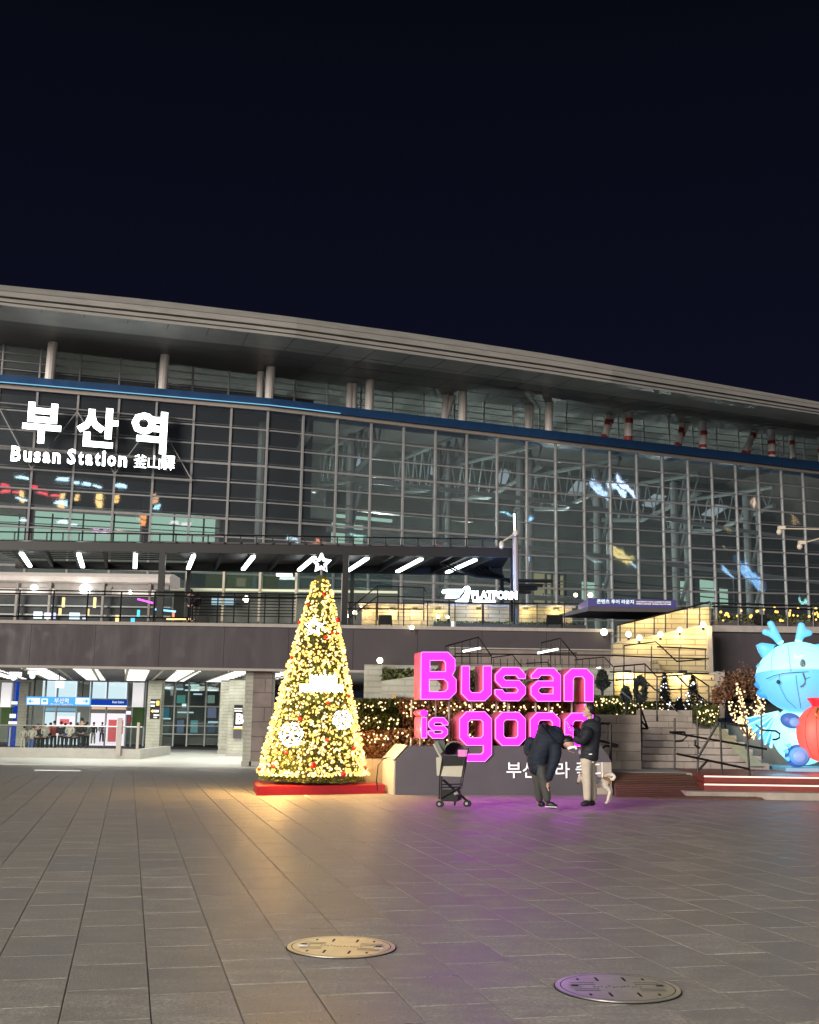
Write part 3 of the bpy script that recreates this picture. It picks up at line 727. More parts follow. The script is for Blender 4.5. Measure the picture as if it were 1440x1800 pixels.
for (a, b) in ((2, 19), (233, 252)):
    pbox(MB(), a, 1200, b, 1243, Yh - .4, .2).build('white_wall_panel', M['signwhite'], hall)
    pbox(MB(), a, 1243, b, 1276, Yh - .4, .2).build('moss_panel', M['moss'], hall)
for (a, b) in ((31, 47), (17, 28)):
    pbox(MB(), a, 1198, b, 1312, Yh - .8 if a > 30 else Yh + 2, .4).build('round_pier', M['brick'] if a > 30 else M['subdark'], hall)
pbox(MB(), -30, 1195, 395, 1312, 84, .2).build('rear_wall', M['inwall'], hall)
pbox(MB(), 75, 1197, 134, 1226, 78, .2).build('bright_ceiling_band', M['shopw'], hall)
pbox(MB(), 158, 1199, 222, 1228, 76, .2).build('bright_ceiling_band', M['shopw'], hall)
pbox(MB(), 74, 1252, 138, 1312, 80, .2).build('shop_front', M['shopw'], hall)
pbox(MB(), 96, 1259, 131, 1300, 79, .2).build('shop_window', M['shop'], hall)
pbox(MB(), 158, 1254, 221, 1312, 79, .2).build('shop_window', M['shop'], hall)
pbox(MB(), 190, 1265, 204, 1304, 78.5, .1).build('red_poster', mat('poster_red', (.4, .05, .05), .5, emit=(.8, .12, .14), es=.5), hall)
pbox(MB(), 206, 1266, 216, 1290, 78.5, .1).build('red_poster', bpy.data.materials['poster_red'], hall)
pbox(MB(), 105, 1264, 121, 1273, 78.5, .1).build('red_poster', bpy.data.materials['poster_red'], hall)
pbox(MB(), 158, 1243, 221, 1247, 78, .3).build('awning', mat('awning', (.4, .25, .2), .6, emit=(1, .5, .35), es=.6), hall)
pbox(MB(), 76, 1244, 134, 1250, 78, .3).build('awning', mat('awning_blue', (.1, .2, .3), .6, emit=(.15, .35, .6), es=.5), hall)
for x in (284, 309, 333, 363):      # posters behind the dark glass
    for (c, d) in ((1202, 1214), (1222, 1236), (1244, 1262), (1266, 1288)):
        if random.random() < .8:
            pbox(MB(), x + 2, c, x + random.uniform(12, 20), d, 73, .1).build('poster', emis('poster', (random.uniform(.1, .4), random.uniform(.3, .5), random.uniform(.35, .6)), random.uniform(.12, .5)), hall)
for x0, x1, y in ((325, 350, 1212), (340, 355, 1219), (326, 350, 1203), (310, 322, 1210), (363, 382, 1212), (286, 300, 1208), (286, 300, 1262), (366, 383, 1268), (312, 340, 1251)):
    pbox(MB(), x0, y, x1, y + 2.5, 72.5, .1).build('ceiling_lamp', M['shopw'], hall)
pbox(MB(), 320, 1237, 327, 1243, 72, .1).build('white_notice', M['subwhite'], hall)
for x0, y0, x1, y1, m_ in ((20, 1233, 29, 1238, 'subwhite'), (17, 1255, 26, 1262, 'subwhite'), (15, 1268, 29, 1273, 'shop'), (222, 1250, 229, 1256, 'shop'), (224, 1260, 230, 1270, 'red')):
    pbox(MB(), x0, y0, x1, y1, 69.3, .2).build('small_notice', M[m_], hall)
area('shop_glow', (-17, 75, 2.8), 12, 4, 120, (1, .92, 1))
# subway direction sign
t = thing('direction_sign', 'long light blue hanging sign with white arrows at both ends', 'sign', (P(102, 1232, 66).x, 66, 1.8))
Ys = 66.0
pbox(MB(), 46, 1225, 158, 1240, Ys, .25).build('panel', M['subblue'], t)
for a, b in ((48, 70), (133, 157)): pbox(MB(), a, 1227, b, 1238, Ys - .03, .03).build('white_field', M['subwhite'], t)
def ar(x, s): return MB().prism([P(x, 1232.5, Ys - .08), P(x + 6 * s, 1228, Ys - .08), P(x + 5 * s, 1231.5, Ys - .08), P(x + 10 * s, 1231.5, Ys - .08), P(x + 10 * s, 1233.5, Ys - .08), P(x + 5 * s, 1233.5, Ys - .08), P(x + 6 * s, 1237, Ys - .08)], (0, .03, 0))
ar(49, 1).build('arrow', M['subblue'], t); ar(156, -1).build('arrow', M['subblue'], t)
pbox(MB(), 73, 1228, 84, 1238, Ys - .03, .03).build('train_symbol', M['subwhite'], t)
pbox(MB(), 75, 1230, 82, 1234, Ys - .05, .03).build('train_window', M['subblue'], t)
place_text('lettering', '부산역', 96, 1227, 121, 1236, Vector((0, Ys, 0)), Vector((1, 0, 0)), Vector((0, 1, 0)), M['signwhite'], t, bold=.02, thick=.03)
place_text('lettering', 'Busan Station', 90, 1236.4, 128, 1239, Vector((0, Ys, 0)), Vector((1, 0, 0)), Vector((0, 1, 0)), M['signwhite'], t, thick=.03)
for x in (60, 145): MB().tube([P(x, 1225, Ys + .1), zz(P(x, 1225, Ys + .1), zb)], .03, 5).build('hanger', M['black'], t)
t = thing('shop_sign', 'deep blue fascia sign over the pink lit shop', 'sign', (P(190, 1235, 68).x, 68, 2))
pbox(MB(), 158, 1230, 222, 1240, 68, .2).build('panel', M['subdark'], t)
pbox(MB(), 160, 1240, 222, 1242, 67.98, .2).build('under_light', M['subwhite'], t)
place_text('lettering', 'Busan Station', 198, 1232, 218, 1236, Vector((0, 68, 0)), Vector((1, 0, 0)), Vector((0, 1, 0)), M['subwhite'], t, thick=.03)
t = thing('exit_light', 'small square white green exit light hanging from the underpass ceiling', 'exit sign', (P(104, 1203, 58).x, 58, 2.9))
pbox(MB(), 98, 1197, 111, 1209, 58, .15).build('box', emis('exit', (.75, 1, .85), 1.6), t); MB().tube([P(104, 1197, 58.07), zz(P(104, 1197, 58.07), zb)], .03, 5).build('hanger', M['black'], t)
for k, (px, py, Y) in enumerate(((57, 1183, 52), (24, 1186, 52))):
    t = thing('ceiling_camera', ('white round ceiling camera near the underpass left edge', 'small white ceiling camera at the far left of the underpass')[k], 'camera', P(px, py, Y))
    pbox(MB(), px - 8, py - 5, px + 8, py + 2, Y, .5).build('mount', M['signwhite'], t); MB().ball(P(px, py + 5, Y + .25), .14, 10, 8).build('dome', M['subwhite'], t)
# low stair parapet with glass balustrade
t = thing('glass_balustrade', 'low pale wall with clear glass balustrade round the subway stairs', 'balustrade', (P(120, 1325, 55).x, 55, -.6))
Yw = 55.0
a, b = P(-30, 1320, Yw).x, P(247, 1320, Yw).x; z1 = P(120, 1315.5, Yw).z
MB().box((a, Yw, -.6), (b, Yw + .3, z1)).build('low_wall', M['concrete'], t)
MB().box((b - .3, Yw + .3, -.6), (b, Yw + 7, z1)).build('low_wall', M['concrete'], t)
zg_ = P(120, 1277, Yw).z; n_ = 8
for k in range(n_):
    u0, u1 = a + (b - a) * k / n_, a + (b - a) * (k + 1) / n_
    MB().box((u0 + .02, Yw + .14, z1 + .02), (u1 - .02, Yw + .16, zg_)).build('glass_panel', M['clear_glass'], t)
MB().tube([(a, Yw + .15, zg_ + .02), (b, Yw + .15, zg_ + .02)], .03, 6).build('top_rail', M['steel'], t)
for px in (209, 242): pbox(MB(), px - 2, 1270, px + 2, 1316, Yw + .05, .12).build('post', M['cap'], t)
pbox(MB(), 205, 1262, 213, 1328, Yw - .12, .1).build('end_post', M['cap'], t)

# ------------------------------------------------------------------ deck railing, terrace wall
def rail(name, lab, runs, posts, r=.024, rp=.022, cat='railing', mm='blackrail', group=None):
    f = runs[0][0]; t = thing(name, lab, cat, Vector(f) - Vector((0, 0, .5)), group)
    for pl in runs: MB().tube(pl, r, 6).build('rail', M[mm], t)
    for pl in posts: MB().tube(pl, rp, 6).build('post', M[mm], t)
    return t
def PL(Y, *pts): return [P(x, y, Y if not isinstance(Y, (list, tuple)) else Y[i]) for i, (x, y) in enumerate(pts)]
Yr = YP + .3
ztop = lambda px: P(px, 1040 + px * .013, Yr).z
runs = [[zz(P(px, 1060, Yr), z) for px in (-40, 600)] for z in (P(280, 1041, Yr).z, P(280, 1047, Yr).z)]
posts = [[zz(P(px, 1060, Yr), zt + .14), zz(P(px, 1060, Yr), runs[0][0].z)] for px in (-30, 34, 94, 154, 213, 272)]
runs += [[P(-40, 1083, Yr), P(330, 1086, Yr)]]
rail('deck_railing', 'long black railing along the left deck edge above the dark wall', runs, posts, .035, .035)
runs = [[zz(P(px, 1060, Yr), runs[0][0].z - .07 - .13 * k) for px in (333, 520)] for k in range(8)]
posts = [[zz(P(px, 1060, Yr), zt + .14), zz(P(px, 1060, Yr), runs[0][0].z + .05)] for px in (335, 383, 412, 438, 466, 491, 515)]
rail('deck_railing', 'close barred black railing behind the left side of the tree', runs, posts, .022, .03)
for (a, b, lab) in ((610, 745, 'black railing on the deck between the tree and the planter'), (748, 1018, 'glass and black post railing below the platform sign')):
    zr = P((a + b) / 2, 1060, Yr).z
    tt_ = rail('deck_railing', lab, [[zz(P(a, 1060, Yr), zr), zz(P(b, 1060, Yr), zr)]] + [[P(a, 1070, Yr), P(b, 1071, Yr)]] * (a < 700),
               [[zz(P(px, 1060, Yr), zt + .14), zz(P(px, 1060, Yr), zr)] for px in range(a + 4, b + 1, 48)], .028, .028)
    if a > 700:
        for px in range(a + 4, b - 40, 48):
            A, B = P(px + 2, 1060, Yr), P(px + 46, 1060, Yr)
            MB().box((A.x, Yr - .01, zt + .2), (B.x, Yr + .01, zr - .08)).build('glass_panel', M['clear_glass'], tt_)
rail('stair_railing', 'sloping black stair railing on the deck beside the canopy post', [PL(52, (612, 1072), (664, 1030), (745, 1033), (752, 1046)), PL(52, (612, 1088), (664, 1048), (745, 1050))],
     [PL(52, (px, 1090), (px, py)) for px, py in ((625, 1062), (664, 1030), (700, 1031), (745, 1033))], .03, .03)
# terrace wall lit warm behind the railing
Yt = 56.0
tw = thing('terrace_wall', 'low pale brick terrace wall lit warm yellow under the platform sign', 'wall', (P(820, 1090, Yt).x, Yt, zt - .02))
pbox(MB(), 636, 1066, 1006, 1102, Yt, .5).build('wall_face', M['brickwarm'], tw)
pbox(MB(), 630, 1062, 1012, 1066, Yt - .1, .7).build('coping', M['cap'], tw)
for px in (644, 690, 730, 770, 842, 925, 978):
    MB().box((P(px, 1072, Yt - .25).x - .12, Yt - .12, P(px, 1072, Yt).z), (P(px, 1072, Yt - .25).x + .12, Yt, P(px, 1068, Yt).z)).build('downlight', M['black'], tw)
    lamp('wall_lamp', P(px, 1073, Yt - .3), 20, (1, .70, .28), .05)
t = thing('planter', 'long dark planter with low shrubs in front of the warm terrace wall', 'planter', (P(880, 1100, 53).x, 53, zt - .02))
pbox(MB(), 762, 1097, 1030, 1108, 53, 1.2).build('trough', M['darkgrey'], t)
lf = MB()
def leaves(mb, bx0, by0, bz0, bx1, by1, bz1, n, s):
    for _ in range(n):
        c = Vector((random.uniform(bx0, bx1), random.uniform(by0, by1), random.uniform(bz0, bz1)))
        a = Vector((random.gauss(0, 1), random.gauss(0, 1), random.gauss(0, 1))).normalized() * s * random.uniform(.6, 1.3)
        b = a.cross(Vector((random.gauss(0, 1), random.gauss(0, 1), random.gauss(0, 1)))).normalized() * s * .5
        mb.add([c - a, c + b, c + a, c - b], [(0, 1, 2, 3)])
A, B = P(764, 1097, 53), P(1028, 1097, 53)
leaves(lf, A.x, 53.1, A.z - .25, B.x, 54.1, A.z + .18, 1600, .09); lf.build('shrubs', M['hedge'], t, kind='stuff')
for k, (x0, x1) in enumerate(((665, 690), (960, 990), (345, 368))):
    t = thing('floodlight_box', ('black box on legs on the deck right of the tree', 'dark tilted box on the deck near the stair end', 'black box on the deck beside the two standing people')[k], 'box', P((x0 + x1) / 2, 1103, 50.5))
    MB().hexa([P(x0, 1098, 50.4), P(x1, 1098, 50.4), P(x1, 1098, 51), P(x0, 1098, 51), P(x0 + 1, 1081, 50.5), P(x1 - 1, 1081, 50.5), P(x1 - 1, 1081, 51.1), P(x0 + 1, 1081, 51.1)]).build('housing', M['black'], t)
    for x in (x0 + 2, x1 - 2): MB().tube([P(x, 1105, 50.7), P(x, 1097, 50.7)], .03, 5).build('leg', M['black'], t)
tag(pbox(MB(), 793, 1092, 801, 1104, 50, .1).build('notice', M['signwhite']), 'small white notice standing on the deck edge', 'notice')

# ------------------------------------------------------------------ black steel canopy over the deck
cn = thing('canopy', 'long black steel canopy with slanted white tube lamps over the deck', 'canopy', (P(450, 960, 56).x, 56, zt))
Yc0, Yc1 = 54.0, 61.0
zc = P(450, 953, Yc0).z; XA, XB = P(-60, 960, Yc0).x, P(905, 960, Yc0).x
MB().box((XA, Yc0, zc - .55), (XB, Yc0 + .18, zc - .12)).build('front_beam', M['black'], cn)
MB().box((XA, Yc1, zc - .55), (XB, Yc1 + .18, zc - .12)).build('rear_beam', M['black'], cn)
MB().tube([(XA, Yc0 - .1, zc + .30), (XB, Yc0 - .1, zc + .30)], .035, 6).build('roof_rail', M['black'], cn)
n_ = 34; XS = P(288, 960, Yc0).x
for k in range(n_ + 1):
    x = XA + (XB - XA) * k / n_
    MB().box((x - .03, Yc0 - .1, zc - .1), (x + .03, Yc0 - .05, zc + .3)).build('rail_post', M['black'], cn)
for k in range(18):
    x = XA + (XB - XA) * (k + .5) / 18
    MB().rbox((x - 3.4 * math.tan(A0), (Yc0 + Yc1) / 2 + .1, zc - .35), (.07, 3.4, .15), A0).build('rafter', M['black'], cn)
MB().box((XS, Yc0, zc - .1), (XB, Yc1 + .2, zc - .02)).build('roof_sheet', M['darkgrey'], cn)
for k in range(9):     # solar cell roof over the left end
    y = Yc0 + .2 + k * .75
    MB().box((XA, y, zc - .06), (XS - .05, y + .42, zc - .03)).build('roof_slat', M['black'], cn)
MB().box((XA, Yc0 + .1, zc - .02), (XS - .05, Yc1, zc)).build('roof_glass', M['clear_glass'], cn)
for px in (283, 607, 903):
    x = P(px, 1020, Yc0).x
    MB().box((x - .14, Yc0 + .0, zt), (x + .14, Yc0 + .28, zc - .551)).build('post', M['black'], cn)
    MB().box((x - .1, Yc1 - .3, zt), (x + .1, Yc1 - .1, zc - .551)).build('rear_post', M['black'], cn)
for px, lean in ((37, 10), (138, 6), (238, 1), (340, -3), (445, -9), (552, -14), (645, -17), (740, -20), (835, -24)):
    f_, b_ = P(px, 988, Yc0 + .6), P(px, 960, Yc1 - 1.6)
    x = P(px, 975, Yc0 + .6).x
    f_ = Vector((x, Yc0 + .5, zc - .62)); b_ = Vector((x, Yc1 - 1.4, zc - .62))
    MB().rbox((x - 2.4 * math.tan(A0), (f_.y + b_.y) / 2, zc - .62), (.10, (b_.y - f_.y) / 2, .05), A0).build('tube_lamp', M['tube_led'], cn)
# stepped dark canopy behind the platform sign
t = thing('stepped_canopy', 'small dark stepped louvre canopy right of the platform sign', 'canopy', P(940, 1030, 60))
for k, (x0, x1, y) in enumerate(((905, 971, 1018), (905, 955, 1026), (905, 945, 1032), (905, 934, 1038))):
    pbox(MB(), x0, y, x1, y + 4, 58 + k * .6, .5).build('louvre', M['black'], t)
for k in range(7):
    a = P(770 + k * 9, 990 + k * 2, 57 + k * .3); b = P(830 + k * 10, 1015 + k * 1.5, 57 + k * .3); c = P(895, 1012 + k * 3, 57 + k * .3)
    pass
t = thing('glass_awning', 'curved dark ribbed awning over the platform sign', 'awning', P(840, 1000, 58))
for k in range(8):
    MB().tube([P(772 + k * 10, 990, 57 + k * .4), P(800 + k * 9, 1004 + k * .5, 57 + k * .4), P(840 + k * 6, 1014, 57 + k * .4), P(898, 1018 + k, 57 + k * .4)], .05, 5).build('rib', M['black'], t)
# ------------------------------------------------------------------ platform sign
t = thing('platform_sign', 'white blue glowing PLATFORM sign with swooping logo above the terrace wall', 'sign', P(845, 1058, 53))
o_ = Vector((0, 53, 0)); tx, ny = Vector((1, 0, 0)), Vector((0, 1, 0))
place_text('lettering', 'PLATFORM', 829, 1039, 909, 1054, o_, tx, ny, M['blue_led'], t, bold=.05, thick=.12)
pbox(MB(), 831, 1054.8, 871, 1059, 52.9, .1).build('small_line', M['blue_led'], t)
def flat(pts, Y, th, m_, name, par): return MB().prism([P(x, y, Y) for x, y in pts], (0, th, 0)).build(name, m_, par)
L2 = lambda pts: [(770 + x / 9.6, 1020 + y / 9.6) for x, y in pts]
flat(L2([(60, 195), (90, 155), (160, 150), (430, 150), (425, 190), (350, 290), (230, 305), (120, 300), (150, 220), (80, 220)]), 52.95, .12, M['blue_led'], 'logo_swash', t)
flat(L2([(180, 180), (420, 178), (370, 270), (200, 275)]), 52.93, .01, M['cyan_led'], 'logo_glyphs', t)
flat(L2([(410, 150), (460, 105), (510, 95), (545, 130), (545, 220), (510, 360), (470, 380), (290, 355), (380, 310), (440, 240), (470, 160)]), 52.94, .12, M['blue_led'], 'logo_arc', t)
MB().box((P(775, 1060, 53).x, 53.08, P(840, 1061, 53).z), (P(912, 1060, 53).x, 53.18, P(840, 1059.5, 53).z)).build('base_bar', M['black'], t)
for px in (790, 850, 905): MB().box((P(px, 1060, 53).x - .04, 53.1, zt), (P(px, 1060, 53).x + .04, 53.16, P(px, 1045, 53).z)).build('stand_post', M['black'], t)
lamp('sign_spill', P(850, 1012, 54.5), 260, (.12, .35, 1), .04); lamp('sign_spill', P(850, 1030, 52.2), 220, (.2, .42, 1), .04)  # added unseen lamps for a blue glow around the sign
# ------------------------------------------------------------------ pavilion, glass wall and lamps below the canopy
pv = thing('deck_pavilion', 'cream curved roof pavilion glowing under the left of the canopy', 'pavilion', P(140, 1060, 66))
Yv = 66.0
def prof_strip(name, pts, x0, x1, Y, m_, par):      # profile (dy, py) swept across
    mb = MB()
    L = [Vector((P(x0, py, Y).x, Y + dy, P(150, py, Y).z)) for dy, py in pts]; Rr = [Vector((P(x1, py, Y).x, Y + dy, P(150, py, Y).z)) for dy, py in pts]
    n = len(pts)
    for i in range(n - 1): mb.add([L[i], Rr[i], Rr[i + 1], L[i + 1]], [(0, 1, 2, 3)])
    mb.add(L, [tuple(range(n))]); mb.add(Rr, [tuple(range(n - 1, -1, -1))])
    mb.add([L[0], Rr[0], Rr[-1], L[-1]], [(0, 3, 2, 1)])
    return mb.build(name, m_, par)
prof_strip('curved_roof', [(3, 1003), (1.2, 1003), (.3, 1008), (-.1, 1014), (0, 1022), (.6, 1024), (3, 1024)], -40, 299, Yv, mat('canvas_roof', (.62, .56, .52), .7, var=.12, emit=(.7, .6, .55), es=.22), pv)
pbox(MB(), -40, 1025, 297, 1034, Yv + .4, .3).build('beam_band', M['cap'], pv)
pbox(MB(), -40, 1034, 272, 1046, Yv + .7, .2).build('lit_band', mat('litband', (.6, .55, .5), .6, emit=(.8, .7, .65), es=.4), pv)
for a, b in ((97, 196),): pbox(MB(), a, 1030, b, 1044, Yv + .3, .08).build('shutter', M['cap'], pv)
for px, py, r in ((60, 1034, .22), (150, 1036, .34), (229, 1041, .12)): MB().ball(P(px, py, Yv - .1), r, 10, 8).build('globe_lamp', M['white_led'], pv)
for px in (28, 86, 180, 262): pbox(MB(), px - 2, 1024, px + 2, 1092, Yv + .2, .2).build('post', M['cap'], pv)
pbox(MB(), -40, 1047, 300, 1094, Yv + .9, .2).build('dark_glass_wall', M['indark'], pv)
for y in (1064, 1080): pbox(MB(), -40, y, 300, y + 2.5, Yv + .7, .1).build('pale_rail', M['truss'], pv)
# glowing showcases and neon pieces seen through the rail
for k, (x0, y0, x1, y1, c, s) in enumerate(((59, 1075, 73, 1087, (.7, .85, 1), 1.3), (78, 1077, 88, 1087, (.8, .85, 1), 1.3), (93, 1077, 97, 1087, (.6, .6, 1), 1.1), (122, 1077, 139, 1088, (.6, .9, 1), 1.3), (145, 1084, 152, 1088, (.5, .7, 1), 1.2),
    (109, 1050, 113, 1067, (1, .7, .3), 1.2), (103, 1069, 107, 1081, (1, .7, .3), 1.1), (164, 1050, 168, 1068, (1, .7, .3), 1.2), (154, 1070, 156, 1082, (1, .7, .3), 1.0), (203, 1081, 208, 1094, (1, .75, .3), 1.2), (230, 1085, 236, 1094, (.1, .55, 1), 1.2), (241, 1072, 245, 1084, (.1, .7, .9), 1.1))):
    o = pbox(MB(), x0, y0, x1, y1, Yv - 1 - .1 * k, .15).build('lit_box', emis('lit_box', c, s))
    tag(o, ['wide pale blue lit box low on the deck at left', 'square pale lit box second from the left', 'slim violet lit strip beside the pale boxes', 'large cyan white lit box below the globe lamp', 'tiny blue lit box right of the cyan one',
            'upper orange upright lamp strip at left', 'lower orange upright lamp strip at left', 'tall orange lamp strip under the globe lamp', 'short orange lamp strip under the globe lamp', 'yellow figure shaped lamp at the deck edge', 'blue lit block at the deck edge', 'teal upright lamp strip near the canopy post'][k], 'light box')
for k, (a, b, c) in enumerate(((P(242, 1053, 58), P(269, 1060, 58), (1, .1, .9)), (P(271, 1071, 58), P(309, 1075, 58), (.2, .6, 1)), (P(293, 1088, 57), P(342, 1088, 57), (1, .6, .2)), (P(305, 1075, 58), P(305, 1090, 58), (1, .2, .1)))):
    o = MB().tube([a, b], .05, 6).build('neon_tube', emis('neon', c, 1.8)); tag(o, ('slanted magenta neon tube under the canopy', 'blue neon tube near the canopy post', 'orange light bar at the feet of two people', 'short red upright neon tube beside the people')[k], 'neon tube')
gw = thing('deck_glass_wall', 'glass wall with pale green frames behind the deck railing', 'glass wall', P(450, 1060, 69))
for x0, x1 in ((300, 326), (328, 391), (394, 454), (458, 519), (522, 600), (604, 690)): pbox(MB(), x0, 1005, x1, 1034, 69, .05).build('pane', M['hall_glass'], gw)
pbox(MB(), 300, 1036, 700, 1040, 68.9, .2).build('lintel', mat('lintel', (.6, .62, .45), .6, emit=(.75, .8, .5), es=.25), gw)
for px in (327, 392, 456, 520, 602): pbox(MB(), px - 2, 1004, px + 2, 1092, 68.8, .2).build('mullion', M['cream_panel'], gw)
pbox(MB(), 305, 1042, 700, 1095, 70.5, .2).build('lower_wall', M['inwall'], gw)
pbox(MB(), 372, 1051, 413, 1063, 69.8, .1).build('lit_poster', emis('lit_poster', (.55, .8, .9), .5), gw)
pbox(MB(), 486, 1008, 513, 1012, 68, .3).build('lamp_strip', M['white_led'], gw)
GL = [(433, 1053, 60, .24, 'round glowing globe behind the barred railing left of the tree'), (636, 1063, 57, .17, 'highest lamp of the cluster right of the tree top'), (624, 1077, 57, .15, 'middle lamp of the cluster right of the tree'), (609, 1083, 57, .15, 'lowest lamp of the cluster right of the tree'),
      (724, 1103, 48.7, .13, 'small warm globe on the deck wall coping'), (668, 1161, 48.0, .17, 'warm globe low on the deck wall right of the tree'), (1062, 1111, 48.5, .2, 'bright warm globe at the right end of the deck wall'),
      (1105, 1115, 44.4, .15, 'lowest lamp at the left of the sloping wall'), (1124, 1121, 43, .14, 'second lamp on the sloping wall'), (1161, 1115, 43, .14, 'third lamp on the sloping wall'), (1195, 1107, 43, .13, 'fourth lamp on the sloping wall'), (1236, 1098, 43, .14, 'lamp at the top end of the sloping wall'),
      (1012, 1046, 55, .13, 'small globe left of the navy signboard'), (1038, 1046, 55, .16, 'larger globe above the left end of the navy signboard'), (770, 1084, 52, .11, 'small globe on the stair post under the sign'), (787, 1085, 52, .10, 'small globe beside the planter under the sign')]
for px, py, Y, r, lab in GL:
    c = P(px, py, Y); t = thing('globe_lamp', lab, 'lamp', c, 'warm globe lamps of the deck and walls')
    r *= .72; MB().ball(c, r, 12, 8).build('globe', M['warm_sphere'], t, smooth=True); MB().tube([c + Vector((0, .02, -r - .12)), c + Vector((0, .02, -r + .02))], .05, 6).build('bracket', M['black'], t)
# light mast with arm heads
t = thing('light_mast', 'grey mast with curved arm floodlight head behind the canopy end', 'light mast', P(908, 1060, 53.4))
MB().tube([P(905, 903, 53.4), P(906, 935, 53.4)], .09, 8).build('mast_top', M['steel'], t); MB().tube([P(906, 935, 53.4), zz(P(908, 1050, 53.4), zt)], .13, 8).build('mast', mat('mastgrey', (.35, .3, .3), .5), t)
MB().tube([P(903, 898, 53.4), P(910, 898, 53.4)], .05, 6).build('cap', M['steel'], t)
am = mat('armcream', (.62, .55, .45), .5)
MB().ball(P(907, 937, 53.2), .15, 10, 8).build('joint', am, t); MB().tube([P(905, 938, 53.2), P(895, 945, 53.1), P(885, 951, 53.0)], .05, 6).build('arm', am, t)
MB().ball(P(882, 958, 53), (.13, .13, .2), 10, 8).build('lamp_head', am, t)
for k, (px, py, q) in enumerate(((1371, 932, 930), (1407, 958, 938))):
    t = thing('floodlight', ('cream floodlight head on the upper arm entering from the right', 'cream floodlight head on the lower arm at the right edge')[k], 'floodlight', P(px, py, 40))
    MB().ball(P(px - 1, py + 3, 40), (.1, .1, .11), 10, 8).build('lamp_head', am, t); MB().rbox(P(px + 3, py - 4, 40), (.12, .08, .06)).build('bracket', am, t)
    MB().tube([P(px + 4, py - 3, 40), P(1470, q if k else 931, 40)], .022, 6).build('arm', am, t)
# navy signboard canopy
t = thing('signboard', 'long navy signboard with white lettering over the lounge entrance', 'sign', P(1110, 1070, 50))
Yn = 50.0
a, b = P(1034, 1060, Yn), P(1189, 1062, Yn); n0 = Vector((0, 0, 0))
zA, zB, zC, zD = P(1034, 1066, Yn).z, P(1189, 1068, Yn).z, P(1189, 1056, Yn).z, P(1034, 1051.5, Yn).z
MB().hexa([(a.x, Yn, zA), (b.x, Yn, zA - .0), (b.x, Yn + 3, zA), (a.x, Yn + 3, zA), (a.x, Yn, zD), (b.x, Yn, zD - .02), (b.x, Yn + 3, zD - .02), (a.x, Yn + 3, zD)]).build('board', mat('navyboard', (.03, .025, .10), .5, emit=(.05, .04, .2), es=.35), t)
a2 = P(1004, 1063, Yn)
MB().hexa([(a2.x, Yn + 4, zA - .15), (a.x, Yn, zA - .2), (b.x, Yn, zA - .2), (b.x, Yn + 4, zA - .2), (a2.x, Yn + 4, zA - .0), (a.x, Yn, zA - .01), (b.x, Yn, zA - .01), (b.x, Yn + 4, zA - .01)]).build('underside', M['darkgrey'], t)
place_text('lettering', '콘텐츠 투어 라운지', 1049, 1054, 1114, 1061.5, Vector((0, Yn, 0)), tx, ny, M['subwhite'], t, bold=.02, thick=.04)
place_text('lettering', 'CONTENTS TOUR LOUNGE STATION', 1118, 1057, 1179, 1059.5, Vector((0, Yn, 0)), tx, ny, M['signwhite'], t, bold=.02, thick=.04)
place_text('lettering', 'OPEN LOUNGE  BUSAN PLATFORM', 1118, 1060.7, 1179, 1063.2, Vector((0, Yn, 0)), tx, ny, M['signwhite'], t, bold=.02, thick=.04)
# ------------------------------------------------------------------ right hand terraces and stairs
ZP = 0.42
sq = thing('stair_platform', 'low stepped platform with glowing step edges before the stairs', 'platform', P(1300, 1390, 24))
XL = P(1095, 1380, 23.6).x; XE = 16.0
fr_ = [(23.3, 0.0, .14), (23.75, .14, .28), (24.2, .28, .42)]
for k, (y, z0, z1) in enumerate(fr_):
    xl = P((1205, 1238, 1238)[k], 1380, y).x
    MB().box((xl, y, -.02 if k == 0 else z0 + .001), (XE, 27.4, z1)).build('step', M['redstep'] if k > 0 else M['stone'], sq)
    if k > 0: MB().box((xl, y - .012, z1 - .035), (XE, y - .001, z1 - .008)).build('light_strip', M['step_led'], sq)
MB().box((P(1045, 1350, 27).x, 25.2, 0), (P(1238, 1350, 24.2).x - .01, 27.5, ZP)).build('landing', M['concrete'], sq)
# wooden ramp of planks
rmp = thing('timber_ramp', 'brown timber plank ramp rising to the stone stairs', 'ramp', P(1180, 1396, 23.4))
n_ = 14
for k in range(n_):
    y0 = 23.15 + k * (2.05 / n_); z = .03 + k * (ZP - .03) / n_
    x1 = P(1332 - k * 7.0, 1390, 23.5).x; x0 = P(1078 + k * 2, 1390, 23.5).x
    MB().hexa([(x0, y0, -.02), (x1, y0, -.02), (x1, y0 + .138, -.02), (x0, y0 + .138, -.02), (x0, y0, z), (x1, y0, z), (x1, y0 + .138, z + .02), (x0, y0 + .138, z + .02)]).build('plank', M['wood'], rmp)
# stone seat steps
stp = thing('stone_stairs', 'broad stairs of stacked pale stone blocks behind the black handrails', 'stairs', P(1210, 1345, 27.5))
Y0s = 27.5; rise = .155
for k in range(9):
    y = Y0s + k * .36; z0 = ZP + k * rise; xa, xb = P(1128 + k * 0.5, 1320, y).x, P(1352 - k * 14, 1320, y).x
    x = xa; off = random.uniform(.3, .7)
    while x < xb - .05:
        L = min(.62 if x > xa else off, xb - x)
        MB().box((x + .004, y + random.uniform(0, .012), z0 + .004), (x + L - .004, y + .9, z0 + rise - .004 - random.uniform(0, .006))).build('stone', M['stone'], stp); x += L
MB().box((P(1128, 1300, 28).x + .02, Y0s + .1, -.02), (P(1290, 1300, 28).x, Y0s + 3.2, ZP + .02)).build('core', M['joint'], stp)
